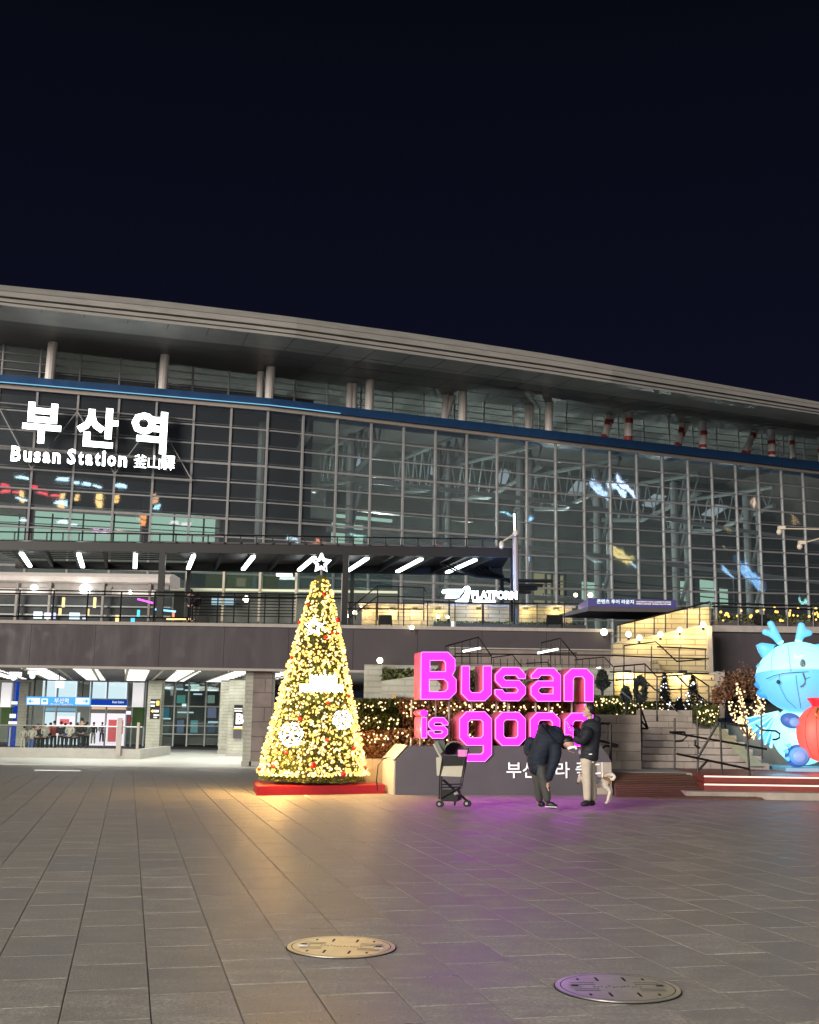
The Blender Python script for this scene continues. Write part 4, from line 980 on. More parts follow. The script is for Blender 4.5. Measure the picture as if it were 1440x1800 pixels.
# sloping cheek beside the stairs
MB().hexa([P(1318, 1347, 27.4), P(1345, 1347, 27.4), P(1345, 1347, 29), P(1318, 1347, 30), P(1240, 1268, 29.6), P(1252, 1266, 29.6), P(1252, 1266, 31), P(1240, 1268, 31)]).build('cheek', mat('greenstone', (.36, .36, .24), .8, var=.2), stp)
# planter wall with blocks right of the lettering
pw = thing('planter_wall', 'pale sandstone block wall right of the pink lettering', 'wall', P(1090, 1348, 26))
Yq = 26.6; xa, xb = P(1040, 1300, Yq).x, P(1127, 1300, Yq).x; zq = P(1085, 1256, Yq).z
nc = 8
for r in range(nc):
    z0, z1 = (zq) * r / nc, (zq) * (r + 1) / nc; x = xa - random.uniform(0, .5)
    while x < xb:
        L = random.uniform(.55, .8); x1 = min(x + L, xb)
        if xb - x1 < .15: x1 = xb
        MB().box((max(x, xa) + .004, Yq + random.uniform(0, .012), z0 + .004), (x1 - .004, Yq + .4, z1 - .004)).build('stone', M['stone'], pw)
        x = x1
MB().box((xa, Yq + .1, 0), (xb - .02, Yq + 3.4, zq - .03)).build('fill', M['soil'], pw)
# terraced planters behind the sign
def bulbs(mb, pts, r):
    for p in pts: mb.ball(p, r * random.uniform(.7, 1.25), 6, 4)
def hedge(lab, px0, px1, py0, py1, Y, dep, m_, nl, nb, size=.055, group='hedges with string lights'):
    a, b = P(px0, py0, Y), P(px1, py0, Y); zb_ = P((px0 + px1) / 2, py1, Y).z
    t = thing('hedge', lab, 'hedge', ((a.x + b.x) / 2, Y, zb_), group)
    MB().box((a.x, Y + .12, zb_), (b.x, Y + dep, a.z - .08)).build('core', M['soil'], t)
    l = MB(); leaves(l, a.x, Y - .02, zb_, b.x, Y + .3, a.z, nl, size); leaves(l, a.x, Y, a.z - .12, b.x, Y + dep, a.z + .04, nl // 2, size)
    l.build('foliage', M[m_], t, kind='stuff')
    bb = MB(); bulbs(bb, [Vector((random.uniform(a.x, b.x), Y - random.uniform(.03, .06), a.z - abs(random.gauss(0, .13)) - .02)) for _ in range(nb)], .019)
    bb.build('string_lights', M['bulbw'], t, kind='stuff')
    return t
tz = thing('planter_terrace', 'stepped pale stone planter walls behind tree and pink sign', 'planter', P(850, 1385, 24.3))
def wallrow(px0, px1, py0, py1, Y, dep, m_='stone', courses=3):
    a, b = P(px0, py0, Y), P(px1, py0, Y); zb_ = max(-.02, P(px0, py1, Y).z)
    for r in range(courses):
        z0 = zb_ + (a.z - zb_) * r / courses; z1 = zb_ + (a.z - zb_) * (r + 1) / courses; x = a.x
        L = .9 if r % 2 else .5
        while x < b.x:
            x1 = min(x + L, b.x); MB().box((x + .003, Y + random.uniform(0, .008), z0 + .003), (x1 - .003, Y + dep, z1 - .003)).build('stone', M[m_], tz); x = x1; L = .9
wallrow(612, 1075, 1333, 1392, 24.2, .4, courses=3)
hedge('low brown clipped hedge with hanging lights right of the tree', 622, 700, 1287, 1334, 24.5, .8, 'hedge2', 2600, 26)
hedge('dark green middle hedge with string lights beside the tree', 622, 702, 1258, 1287, 25.4, .7, 'hedge', 2200, 30)
hedge('upper green hedge with string lights beside the tree', 618, 730, 1231, 1258, 26.3, .7, 'hedge', 2400, 34)
hedge('brown low hedge behind the word is and the base', 700, 900, 1285, 1334, 24.6, .8, 'hedge2', 3400, 30)
hedge('dark twinkling hedge between the two pink words', 702, 905, 1232, 1286, 25.6, .9, 'hedge2', 4200, 80)
hedge('dark hedge behind the word good', 900, 1048, 1236, 1330, 25.2, .9, 'hedge2', 4200, 40)
hedge('yellow green grassy planting above the sandstone wall', 1045, 1092, 1226, 1256, 26.7, .7, 'hedge', 1600, 22)
# grey brick retaining walls behind, stepping up to the left
rw = thing('retaining_wall', 'grey pale brick retaining walls stepping up behind the hedges', 'wall', P(690, 1240, 33))
MB().hexa([P(640, 1236, 34), P(672, 1236, 34), P(672, 1236, 35), P(640, 1236, 35), P(640, 1178, 34), P(672, 1168, 34), P(672, 1168, 35), P(640, 1178, 35)]).build('wall_block', M['brick'], rw)
MB().hexa([P(671, 1240, 32), P(790, 1240, 32), P(790, 1240, 33), P(671, 1240, 33), P(671, 1197, 32), P(790, 1180, 32), P(790, 1180, 33), P(671, 1197, 33)]).build('wall_block', M['brick'], rw)
pbox(MB(), 672, 1220, 703, 1242, 31.5, .3).build('bench_block', M['cap'], rw)
MB().box((P(640, 1200, 35.2).x, 35.2, 0), (P(1080, 1200, 35.2).x, 35.8, P(700, 1169, 35.2).z)).build('rear_wall', M['brick'], rw)
l = MB(); a, b = P(672, 1182, 33.2), P(1000, 1168, 33.2); leaves(l, a.x, 33.1, a.z - .6, b.x, 34.0, a.z + .12, 3200, .08); t = l.build('shrub_bed', M['hedge']); tag(t, 'dark ivy shrubs on top of the retaining wall left of letter B', 'shrubs'); t['kind'] = 'stuff'
tag(pbox(MB(), 690, 1222, 696, 1230, 31.2, .2).build('planter_lamp', M['gold']), 'small brass lantern on the bench block', 'lantern')
tb = thing('stepped_wall', 'brown block wall below the right end of the deck', 'wall', P(950, 1200, 44))
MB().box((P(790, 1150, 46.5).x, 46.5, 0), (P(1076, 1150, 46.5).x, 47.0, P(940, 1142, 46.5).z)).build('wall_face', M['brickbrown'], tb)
MB().box((P(790, 1150, 46.5).x, 46.4, P(940, 1142, 46.5).z), (P(1077, 1150, 46.5).x, 47.1, P(940, 1140, 46.5).z)).build('coping', M['cap'], tb)
# warm lit walls in the middle right
ww = thing('warm_wall', 'pale brick stair wall lit warm yellow by lamps along its slope', 'wall', P(1160, 1190, 43.5))
Yz = 43.5
q = [P(1078, 1190, Yz), P(1248, 1187, Yz), P(1248, 1098, Yz), P(1160, 1117, Yz), P(1083, 1131, Yz), P(1078, 1131, Yz)]
MB().prism(q, (0, .5, 0)).build('wall_face', M['brickwarm'], ww)
MB().prism([P(1083, 1131, Yz - .05), P(1160, 1117, Yz - .05), P(1248, 1098, Yz - .05), P(1248, 1096, Yz - .05), P(1160, 1115, Yz - .05), P(1083, 1129, Yz - .05)], (0, .6, 0)).build('coping', M['cap'], ww)
Yg = 46.0
MB().prism([P(1086, 1130, Yg), P(1250, 1096, Yg), P(1250, 1066, Yg), P(1180, 1075, Yg), P(1086, 1100, Yg)], (0, .2, 0)).build('rear_lit_wall', M['brickwarm'], ww)
pbox(MB(), 1245, 1100, 1253, 1187, Yz - .2, .6).build('end_pier', M['cap'], ww)
MB().prism([P(1150, 1192, Yz - 1.5), P(1170, 1192, Yz - 1.5), P(1154, 1160, Yz - 1.5), P(1150, 1160, Yz - 1.5)], (0, 1.4, 0)).build('cheek', M['brickwarm'], ww)
for k in range(6): pbox(MB(), 1074, 1182 - k * 5.2, 1171 - k * 4, 1187.5 - k * 5.2, Yz - 1.6 + k * .25, .3).build('stair', M['stone'], ww)
lw = thing('alcove_wall', 'lower warm lit block wall with two downlights behind the small trees', 'wall', P(1150, 1240, 36))
Yl = 36.0
pbox(MB(), 1046, 1183, 1258, 1262, Yl, .5).build('wall_face', M['brickwarm'], lw)
pbox(MB(), 1044, 1181, 1260, 1184, Yl - .08, .7).build('coping', M['cap'], lw)
for px in (1104, 1202):
    pbox(MB(), px - 6, 1178, px + 6, 1182, Yl - .35, .3).build('downlight', M['black'], lw); lamp('alcove_lamp', P(px, 1186, Yl - .25), 52, (1, .70, .28), .05)
for px, py in ((1124, 1127), (1161, 1121), (1196, 1113), (1238, 1106)): lamp('slope_lamp', P(px, py, Yz - .35), 12 if px < 1190 else 26, (1, .70, .28), .06)
for px in (1110, 1142, 1172, 1215, 1235): lamp('rear_wall_lamp', P(px, 1092 - (px - 1110) * .12, Yg - .4), 12, (1, .72, .3), .05)
# right dark podium
pr = thing('side_podium', 'dark grey deck wall at right behind the inflatable dragon', 'deck wall', P(1350, 1300, 45))
Yp2 = 45.0
pbox(MB(), 1255, 1112, 1520, 1181, Yp2, .5).build('wall_panel', M['podium'], pr)
pbox(MB(), 1249, 1101, 1520, 1112, Yp2 - .15, .9).build('coping', M['cap'], pr)
pbox(MB(), 1249, 1181, 1275, 1262, Yp2 - 4, 2).build('pier', M['stone'], pr)
for k in range(8): pbox(MB(), 1275, 1184 + k * 6, 1520, 1187 + k * 6, Yp2 - 1, .3).build('louvre', M['black'], pr)
pbox(MB(), 1275, 1181, 1520, 1262, Yp2 - .2, .1).build('recess', M['indark'], pr)
# ground behind: fill under the terraces
gf = MB(); gf.box((P(1046, 1262, 30).x, 30.6, 0), (22, Yp2 - 3, 1.46)); o = gf.build('upper_terrace', M['concrete']); o['kind'] = 'structure'
rail('deck_railing', 'black railing with string lights above the right deck wall', [PL(Yp2, (1252, 1060), (1500, 1068)), PL(Yp2, (1252, 1066), (1500, 1074))], [PL(Yp2, (px, 1102), (px, 1060 + (px - 1252) * .03)) for px in (1256, 1298, 1340, 1385, 1430)], .035, .03)
t = thing('planter', 'dark planter strip with lights along the right deck edge', 'planter', P(1360, 1101, 45.4))
pbox(MB(), 1262, 1092, 1500, 1101, 45.3, .5).build('trough', M['darkgrey'], t)
l = MB(); a, b = P(1262, 1090, 45.4), P(1500, 1090, 45.4); leaves(l, a.x, 45.2, a.z - .1, b.x, 45.8, a.z + .25, 900, .08); l.build('foliage', M['hedge'], t, kind='stuff')
bb = MB(); bulbs(bb, [Vector((random.uniform(a.x, b.x), 45.1, a.z + random.uniform(-.05, .5))) for _ in range(46)], .05); bb.build('string_lights', M['bulb'], t, kind='stuff')
tag(pbox(MB(), 1330, 1080, 1348, 1096, 45.0, .4).build('floodlight_box', M['black']), 'black box on the right deck edge behind the railing', 'box')
rail('stair_railing', 'black railing rising to the right above the warm lit wall', [PL(44.6, (1085, 1099), (1160, 1081), (1248, 1058)), PL(44.6, (1205, 1108), (1208, 1108), (1250, 1099))],
     [PL(44.6, (px, yb_), (px, yt_)) for px, yb_, yt_ in ((1090, 1127, 1098), (1116, 1122, 1092), (1150, 1116, 1084), (1170, 1112, 1079), (1208, 1108, 1068), (1230, 1102, 1063), (1248, 1100, 1058))], .035, .03)
# ------------------------------------------------------------------ handrails
Y4 = 33.0
rail('handrail', 'upper crossing handrail on the warm lit wall', [PL(40, (1075, 1152), (1160, 1156), (1246, 1158)), PL(40, (1097, 1135), (1153, 1128), (1190, 1163), (1242, 1158)), PL(40, (1155, 1137), (1242, 1141))], [PL(40, (px, 1178), (px, yt_)) for px, yt_ in ((1097, 1136), (1145, 1136), (1194, 1139), (1240, 1140))], .028, .022)
rail('handrail', 'middle landing handrail in front of the alcove wall', [PL(Y4, (1079, 1172), (1134, 1167), (1155, 1190), (1215, 1185), (1246, 1206)), PL(Y4, (1072, 1181), (1246, 1184)), PL(Y4, (1072, 1196), (1134, 1193)), PL(Y4, (1134, 1196), (1152, 1213), (1215, 1211), (1246, 1236))],
     [PL(Y4, (px, 1245), (px, yt_)) for px, yt_ in ((1079, 1172), (1096, 1171), (1115, 1169), (1134, 1167), (1155, 1190), (1198, 1188), (1216, 1186), (1246, 1206))], .024, .02)
rail('handrail', 'tall balcony handrail above letters B and u', [PL(38, (783, 1136), (841, 1120), (864, 1153)), PL(38, (783, 1154), (864, 1153)), PL(38, (800, 1149), (1075, 1152))], [PL(38, (px, 1168), (px, yt_)) for px, yt_ in ((783, 1136), (800, 1131), (812, 1128), (826, 1124), (840, 1121), (864, 1153))], .024, .02)
rail('handrail', 'second balcony handrail above letters a and n', [PL(38, (951, 1130), (985, 1122), (1014, 1157)), PL(38, (951, 1148), (1014, 1148))], [PL(38, (px, 1168), (px, yt_)) for px, yt_ in ((951, 1130), (968, 1126), (985, 1123), (1000, 1140), (1014, 1157))], .024, .02)
rail('handrail', 'low baluster handrail behind the pink word Busan', [PL(37, (864, 1156), (901, 1151), (918, 1173)), PL(37, (925, 1166), (962, 1164), (980, 1185)), PL(37, (1010, 1160), (1062, 1155), (1078, 1172))],
     [PL(37, (px, 1186), (px, 1158)) for px in range(868, 1076, 12)], .02, .014)
for k, (x0, y0, x1, y1) in enumerate(((814, 1145, 845, 1139), (945, 1148, 981, 1141), (1035, 1178, 1056, 1174))):
    tag(MB().tube([P(x0, y0, 37.5), P(x1, y1, 37.5)], .035, 6).build('light_bar', M['tube_led']), ('thin white light bar over letter u', 'thin white light bar over letter a', 'thin white light bar above letter n')[k], 'light bar')
rail('handrail', 'long sloping foreground handrail across the timber ramp', [PL([25.4, 24.6], (1177, 1287), (1349, 1317)), PL([25.2, 24.2], (1190, 1325), (1318, 1352)), PL([26, 24.6], (1262, 1270), (1313, 1277)), PL(24.8, (1263, 1270), (1228, 1330)), PL(24.8, (1245, 1335), (1229, 1353)),
     PL(25.3, (1177, 1287), (1203, 1287), (1207, 1295), (1200, 1302), (1188, 1303)), PL(25, (1222, 1300), (1222, 1310), (1230, 1315))],
     [PL(25.6, (1186, 1262), (1186, 1353)), PL(25.2, (1226, 1262), (1227, 1362)), PL(24.8, (1266, 1270), (1270, 1376)), PL(24.3, (1312, 1277), (1320, 1391))], .026, .022)
rail('handrail', 'left stair handrail with looped end beside the sandstone wall', [PL([31, 27.5, 27.2], (1092, 1215), (1126, 1243), (1139, 1281)), PL(27.2, (1139, 1281), (1112, 1281), (1106, 1289), (1112, 1297), (1127, 1297)), PL(27.3, (1128, 1268), (1139, 1281))], [PL(27.3, (1127, 1243), (1128, 1333))], .024, .022)
rail('handrail', 'right stair handrail with looped end beside the dragon', [PL([30, 27.4, 27.0], (1308, 1254), (1339, 1283), (1364, 1285)), PL(27, (1364, 1285), (1371, 1290), (1370, 1297), (1364, 1300), (1358, 1300))], [PL(27.2, (1338, 1247), (1340, 1334))], .024, .022)
rail('handrail', 'short handrail post right of the standing person', [PL(24.6, (1050, 1301), (1087, 1310)), PL(24.6, (1056, 1272), (1073, 1272)), PL(24.6, (1087, 1312), (1064, 1311), (1056, 1318))], [PL(24.6, (1073, 1271), (1074, 1396))], .03, .03)
rail('handrail', 'thin handrail running down the upper right stairs', [PL([33, 29], (1188, 1186), (1246, 1242)), PL([33, 30], (1155, 1212), (1190, 1250)), PL([31, 31], (1246, 1236), (1290, 1237))], [PL(30, (px, 1290), (px, yt_)) for px, yt_ in ((1246, 1236), (1275, 1237), (1155, 1212))], .022, .02)
# cylinder mat decorations on the landing
def conifer(lab, px, py0, py1, Y, w, lit, nm='small_christmas_tree', cat='small tree', m_='needle'):
    a, b = P(px, py1, Y), P(px, py0, Y); h = b.z - a.z
    t = thing(nm, lab, cat, a)
    MB().tube([a, b - Vector((0, 0, .1))], .03, 6, r2=.01).build('trunk', M['wood'], t)
    l = MB()
    for _ in range(900):
        u = random.random() ** .7; ang = random.uniform(0, 6.28); r = w * (1 - u) * random.uniform(.5, 1.05) + .03
        c = a + Vector((math.cos(ang) * r, math.sin(ang) * r, .08 + u * (h - .1)))
        d = Vector((math.cos(ang), math.sin(ang), -.3)) * .07; e_ = Vector((-math.sin(ang), math.cos(ang), 0)) * .035
        l.add([c - d - e_, c + d, c - d + e_], [(0, 1, 2)])
    l.build('crown', M[m_], t, kind='stuff')
    if lit:
        bb = MB(); bulbs(bb, [a + Vector((math.cos(q) * w * (1 - u) * 1.02, -abs(math.sin(q)) * w * (1 - u), .1 + u * h * .9)) for q, u in ((random.uniform(0, 3.1), random.random() ** 1.2) for _ in range(lit))], .02)
        bb.build('string_lights', M['star'], t, kind='stuff')
    return t
M['darkneedle'] = mat('darkneedle', (.008, .014, .012), .7, isl=.4)
conifer('slim dark christmas tree on the landing, left of two', 1170, 1184, 1262, 31, .32, 22, m_='darkneedle')
conifer('slim dark christmas tree on the landing, right of two', 1220, 1186, 1264, 31, .38, 26, m_='darkneedle')
conifer('bushy dark fir between the two slim trees', 1195, 1226, 1264, 30.9, .3, 6, m_='darkneedle')
t = thing('wreath', 'large dark standing wreath ring on the landing', 'wreath', P(1125, 1233, 31))
l = MB(); c0 = P(1126, 1212, 31)
for _ in range(1600):
    q = random.uniform(0, 6.283); rr = random.gauss(0, .045); c = c0 + Vector((math.cos(q) * (.12 + rr * .5), random.gauss(0, .05), math.sin(q) * (.27 + rr)))
    d = Vector((random.gauss(0, .04), random.gauss(0, .03), random.gauss(0, .04))); e_ = Vector((random.gauss(0, .02), 0, random.gauss(0, .02))); l.add([c - d, c + e_, c + d, c - e_], [(0, 1, 2, 3)])
l.build('greenery', M['darkneedle'], t, kind='stuff')
MB().tube([c0 + Vector((math.cos(q * .5236) * .12, .02, math.sin(q * .5236) * .27)) for q in range(13)], .03, 6).build('ring', M['darkneedle'], t)
MB().tube([P(1125, 1232, 31), P(1125, 1262, 31)], .02, 5).build('stand', M['black'], t)
for k, (px, py, py1, w_) in enumerate(((1059, 1178, 1212, .17), (1101, 1207, 1234, .13))):
    t = thing('topiary', ('dark figure shaped topiary at the head of the pink sign', 'small dark round topiary left of the wreath')[k], 'topiary', P(px, py1, 31))
    l = MB(); cc = P(px, (py + py1) / 2, 31); hh = (P(px, py, 31).z - P(px, py1, 31).z) / 2
    for _ in range(1100):
        v = Vector((random.gauss(0, 1), random.gauss(0, 1), random.gauss(0, 1))).normalized() * random.uniform(.6, 1.08)
        c = cc + Vector((v.x * w_ * (1.1 if v.z < 0 else .8), v.y * w_, v.z * hh)); d = Vector((random.gauss(0, .035), random.gauss(0, .03), random.gauss(0, .035))); e_ = Vector((random.gauss(0, .02), 0, random.gauss(0, .02))); l.add([c - d, c + e_, c + d, c - e_], [(0, 1, 2, 3)])
    l.build('foliage', M['darkneedle'], t, kind='stuff'); MB().tube([P(px, 1256, 31), P(px, py1 - 4, 31)], .04, 6).build('stem', M['darkneedle'], t)
hedge('low yellow lit hedge below the alcove wall', 1072, 1265, 1234, 1262, 32.5, .6, 'hedge', 2600, 70)
hedge('stair side planting with string lights beside the right handrail', 1225, 1262, 1244, 1272, 29, .5, 'hedge', 900, 22)
# lit bush beside the dragon
t = thing('lit_bush', 'bare bush wrapped in warm fairy lights left of the dragon', 'bush', P(1310, 1300, 28.4))
br = MB(); base = P(1316, 1300, 28.4); bp = []
for k in range(34):
    tip = P(random.uniform(1282, 1350), random.uniform(1188, 1290), 28.4 + random.uniform(-.5, .7)); mid = base.lerp(tip, .5) + Vector((random.gauss(0, .08), 0, random.gauss(0, .08)))
    br.tube([base, mid, tip], .012, 4, r2=.004)
    for _ in range(9):
        u = random.uniform(.35, 1); c = base.lerp(mid, min(1, u * 2)) if u < .5 else mid.lerp(tip, u * 2 - 1); bp.append(c + Vector((random.gauss(0, .03), random.gauss(0, .03), random.gauss(0, .03))))
br.build('branches', M['wood'], t); bb = MB(); bulbs(bb, bp, .022); bb.build('fairy_lights', M['bulbw'], t, kind='stuff')
l = MB()
for cx, cy, rx_, rz_ in ((1282, 1206, 16, 20), (1305, 1200, 20, 24), (1328, 1204, 18, 26), (1262, 1222, 12, 16)):
    for _ in range(480):
        v = Vector((random.gauss(0, .5), random.gauss(0, .5), random.gauss(0, .5))); c = P(cx + v.x * rx_, cy + v.z * rz_, 29.2 + v.y * .3)
        leaves(l, c.x, c.y, c.z, c.x, c.y, c.z, 1, .05)
o = l.build('dry_shrub', M['hedge2']); tag(o, 'dry brown shrub behind the fairy light bush', 'shrub'); o['kind'] = 'stuff'
tag(pbox(MB(), 1275, 1218, 1284, 1229, 29.5, .3).build('gift_box', M['red']), 'small red gift box beside the dry shrub', 'box')

# ------------------------------------------------------------------ Christmas tree
TC = P(558, 1385, 22.6); TC.z = 0
tree = thing('christmas_tree', 'tall cone christmas tree covered in warm lights with white star on top', 'christmas tree', TC)
a = Gd(451, 1398.5); b = Gd(677, 1395)
pbm = MB(); u = (b - a); v = Vector((-.30, 1.8, 0))
pl_ = MB().hexa([a, b, b + v, a + v] + [q + Vector((0, 0, .17)) for q in (a, b, b + v, a + v)]); 
red_o = pl_.build('red_plinth', M['red'], tree)
TC2 = (a + b) / 2 + v * .5
zt0 = .17; H = P(565, 1012, TC2.y).z - zt0; RB = (P(640, 1370, TC2.y).x - P(456, 1370, TC2.y).x) / 2; tcx = P(549, 1370, TC2.y).x; TC2.x = tcx
topx = P(565, 1018, TC2.y).x
def axis(u): return Vector((tcx + (topx - tcx) * u, TC2.y, zt0 + .05 + u * (H - .05)))
def rad(u): return RB * (1 - u) ** .94 * .91 + .145
ux = lambda ang, r: Vector((math.cos(ang) * r, math.sin(ang) * r, 0))
MB().tube([axis(0), axis(.98)], .09, 8, r2=.03).build('trunk', M['wood'], tree)
cr = MB()
for _ in range(26000):
    uu = 1 - math.sqrt(random.random()); ang = random.uniform(0, 6.283); r = rad(uu) * random.uniform(.72, .97); c = axis(uu) + ux(ang, r)
    d = (ux(ang, 1) + Vector((random.gauss(0, .4), random.gauss(0, .4), random.gauss(-.2, .4)))).normalized() * random.uniform(.04, .075); e_ = d.cross(Vector((random.gauss(0, 1), random.gauss(0, 1), random.gauss(0, 1)))).normalized() * .009
    cr.add([c - d - e_, c + d, c - d + e_], [(0, 1, 2)])
cr.build('crown', M['needle'], tree, kind='stuff')
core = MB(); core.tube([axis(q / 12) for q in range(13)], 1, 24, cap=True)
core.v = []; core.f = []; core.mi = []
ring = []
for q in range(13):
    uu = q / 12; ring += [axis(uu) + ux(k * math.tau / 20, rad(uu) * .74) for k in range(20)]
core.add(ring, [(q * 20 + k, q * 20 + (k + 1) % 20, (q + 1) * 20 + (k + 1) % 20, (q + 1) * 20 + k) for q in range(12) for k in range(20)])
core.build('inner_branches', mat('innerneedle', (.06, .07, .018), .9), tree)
def inert(uu, ang):       # keep bulbs clear of the ornaments
    return False
b1, b2 = MB(), MB()
for k in range(4800):
    uu = 1 - random.random() ** .58; 
    if uu < .03: uu = .03 + random.random() * .02
    ang = random.uniform(0, 6.283); c = axis(uu) + ux(ang, rad(uu) * random.uniform(.93, 1.06))
    (b1 if random.random() < .62 else b2).ball(c, random.choice((.014, .018, .022, .029)), 6, 4)
b1.build('warm_bulbs', M['bulb'], tree, kind='stuff'); b2.build('pale_bulbs', M['bulbw'], tree, kind='stuff')
def on_tree(px, py, out=.06):
    z = P(px, py, TC2.y - .5).z; uu = max(0, min(1, (z - zt0) / H)); r = rad(uu); ax = axis(uu)
    x = P(px, py, TC2.y - r).x; dx = max(-r, min(r, x - ax.x)); y = TC2.y - math.sqrt(max(.02, r * r - dx * dx)) - out
    return P(px, py, y)
om = mat('redball', (.75, .03, .02), .15, metal=.3)
for px, py, r in ((570, 1045, 5), (541, 1062, 4), (594, 1090, 6), (573, 1120, 5), (526, 1094, 4), (584, 1112, 4), (513, 1156, 4), (527, 1264, 5), (574, 1300, 4), (551, 1345, 7), (604, 1361, 6), (503, 1322, 5), (481, 1347, 5), (622, 1315, 5), (641, 1350, 5), (456, 1352, 4), (577, 1236, 4), (613, 1224, 4), (594, 1114, 4), (619, 1254, 4)):
    MB().ball(on_tree(px, py), r * .0092, 12, 8).build('red_ball', om, tree, smooth=True)
def star_outline(c, R, r, n=5, rot=math.pi / 2): return [c + Vector((math.cos(rot + k * math.pi / n) * (R if k % 2 == 0 else r), 0, math.sin(rot + k * math.pi / n) * (R if k % 2 == 0 else r))) for k in range(2 * n + 1)]
def star(c, R, lab, name):
    s = thing(name, lab, 'star', c) if False else None
    o = MB().tube(star_outline(c, R, R * .5), R * .085, 6).build(name, M['star'], tree, label=lab)
    MB().tube(star_outline(c, R * .6, R * .3), R * .06, 6).build('inner_outline', M['star'], o)
    return o
sc = P(565, 990, TC2.y); star(sc, .21, 'large white outline star on the tip', 'tree_star')
MB().tube([axis(1), sc - Vector((0, 0, .12))], .02, 6).build('star_rod', M['steel'], tree)
star(on_tree(552, 1102, .12), .2, 'white outline star on the upper front', 'star_ornament')
def flake(c, R, lab):
    mb = MB()
    for k in range(6):
        q = k * math.pi / 3 + .2; d = Vector((math.cos(q), 0, math.sin(q))); n_ = Vector((-d.z, 0, d.x))
        mb.tube([c, c + d * R], R * .06, 5)
        for f, l_ in ((.45, .25), (.75, .28)):
            for s in (-1, 1): mb.tube([c + d * R * f, c + d * R * (f + l_ * .6) + n_ * s * R * l_], R * .055, 5)
    mb.tube([c + Vector((math.cos(k * math.pi / 3), 0, math.sin(k * math.pi / 3))) * R * .93 for k in range(7)], R * .045, 5)
    mb.build('snowflake', M['star'], tree, label=lab)
flake(on_tree(512, 1291, .14), .25, 'larger white snowflake low on the left'); flake(on_tree(602, 1265, .14), .2, 'smaller white snowflake on the right')
c = on_tree(565, 1204, .16); Yk = c.y
sgn = MB(); 
o = pbox(MB(), 544, 1190, 592, 1204, Yk, .08).build('glowing_greeting_sign', emis('greeting', (1, .86, .45), 9), tree, label='overexposed warm white two line light sign')
pbox(MB(), 527, 1203, 603, 1213, Yk + .01, .08).build('lower_line', bpy.data.materials['greeting'], o)
for x in range(530, 602, 7): MB().ball(P(x, 1214 + (x % 2), Yk), .03, 6, 4).build('sign_bulb', M['warm_sphere'], o)
for x in range(548, 592, 8): MB().ball(P(x, 1188, Yk), .03, 6, 4).build('sign_bulb', M['warm_sphere'], o)
tag(MB().tube([P(664, 1390, 23.2), P(662, 1372, 23.2), P(665, 1345, 23.2), P(675, 1333, 23.2), P(690, 1331, 23.2)], .012, 6).build('power_cable', M['black']), 'black power cable looping behind the sign base', 'cable')
lamp('tree_glow', TC2 + Vector((-.5, -1.35, .75)), 110, (1, .50, .12), .05, tree); lamp('tree_glow', TC2 + Vector((-1.2, -.9, 1.3)), 95, (1, .58, .18), .05, tree); lamp('tree_glow', TC2 + Vector((1.15, -.6, 1.2)), 80, (1, .6, .2), .05, tree)  # unseen lamps added in front, carry the bulbs' light onto the ground

# ------------------------------------------------------------------ the pink lettering
SA = R_(15.0); so_ = Gd(690, 1397.5); su = Vector((math.cos(SA), math.sin(SA), 0)); sn = Vector((-math.sin(SA), math.cos(SA), 0))
sign = thing('letter_sculpture', 'glowing magenta block letter sign reading Busan is good on grey plinth', 'sign', so_)
def cp(x, y): return (680 + x / 3.4286, 1120 + y / 3.4286)
def SP(x, y, out=0.0):
    px, py = cp(x, y); return hit(px, py, so_ - sn * out, sn)
base = [SP(50, 948), SP(55, 745), SP(135, 657), SP(1290, 652), SP(1352, 745), SP(1354, 945)]
for q in (base[0], base[-1]): q.z = 0
bo = MB().prism(base, sn * 1.0).build('plinth', M['signbase'], sign)
MB().prism([p - su * .03 + sn * .03 for p in (base[0], base[1])] + [p + sn * .97 - su * .03 for p in (base[1], base[0])], su * .028).build('end_panel', M['cream_panel'], sign)
MB().prism([base[1] - su * .03 + sn * .03 + Vector((0, 0, .01)), base[2] - su * .03 + sn * .03 + Vector((0, 0, .012)), base[2] - su * .03 + sn * .97 + Vector((0, 0, .012)), base[1] - su * .03 + sn * .97 + Vector((0, 0, .01))], Vector((-.005, 0, .012))).build('end_slope', M['cream_panel'], sign)
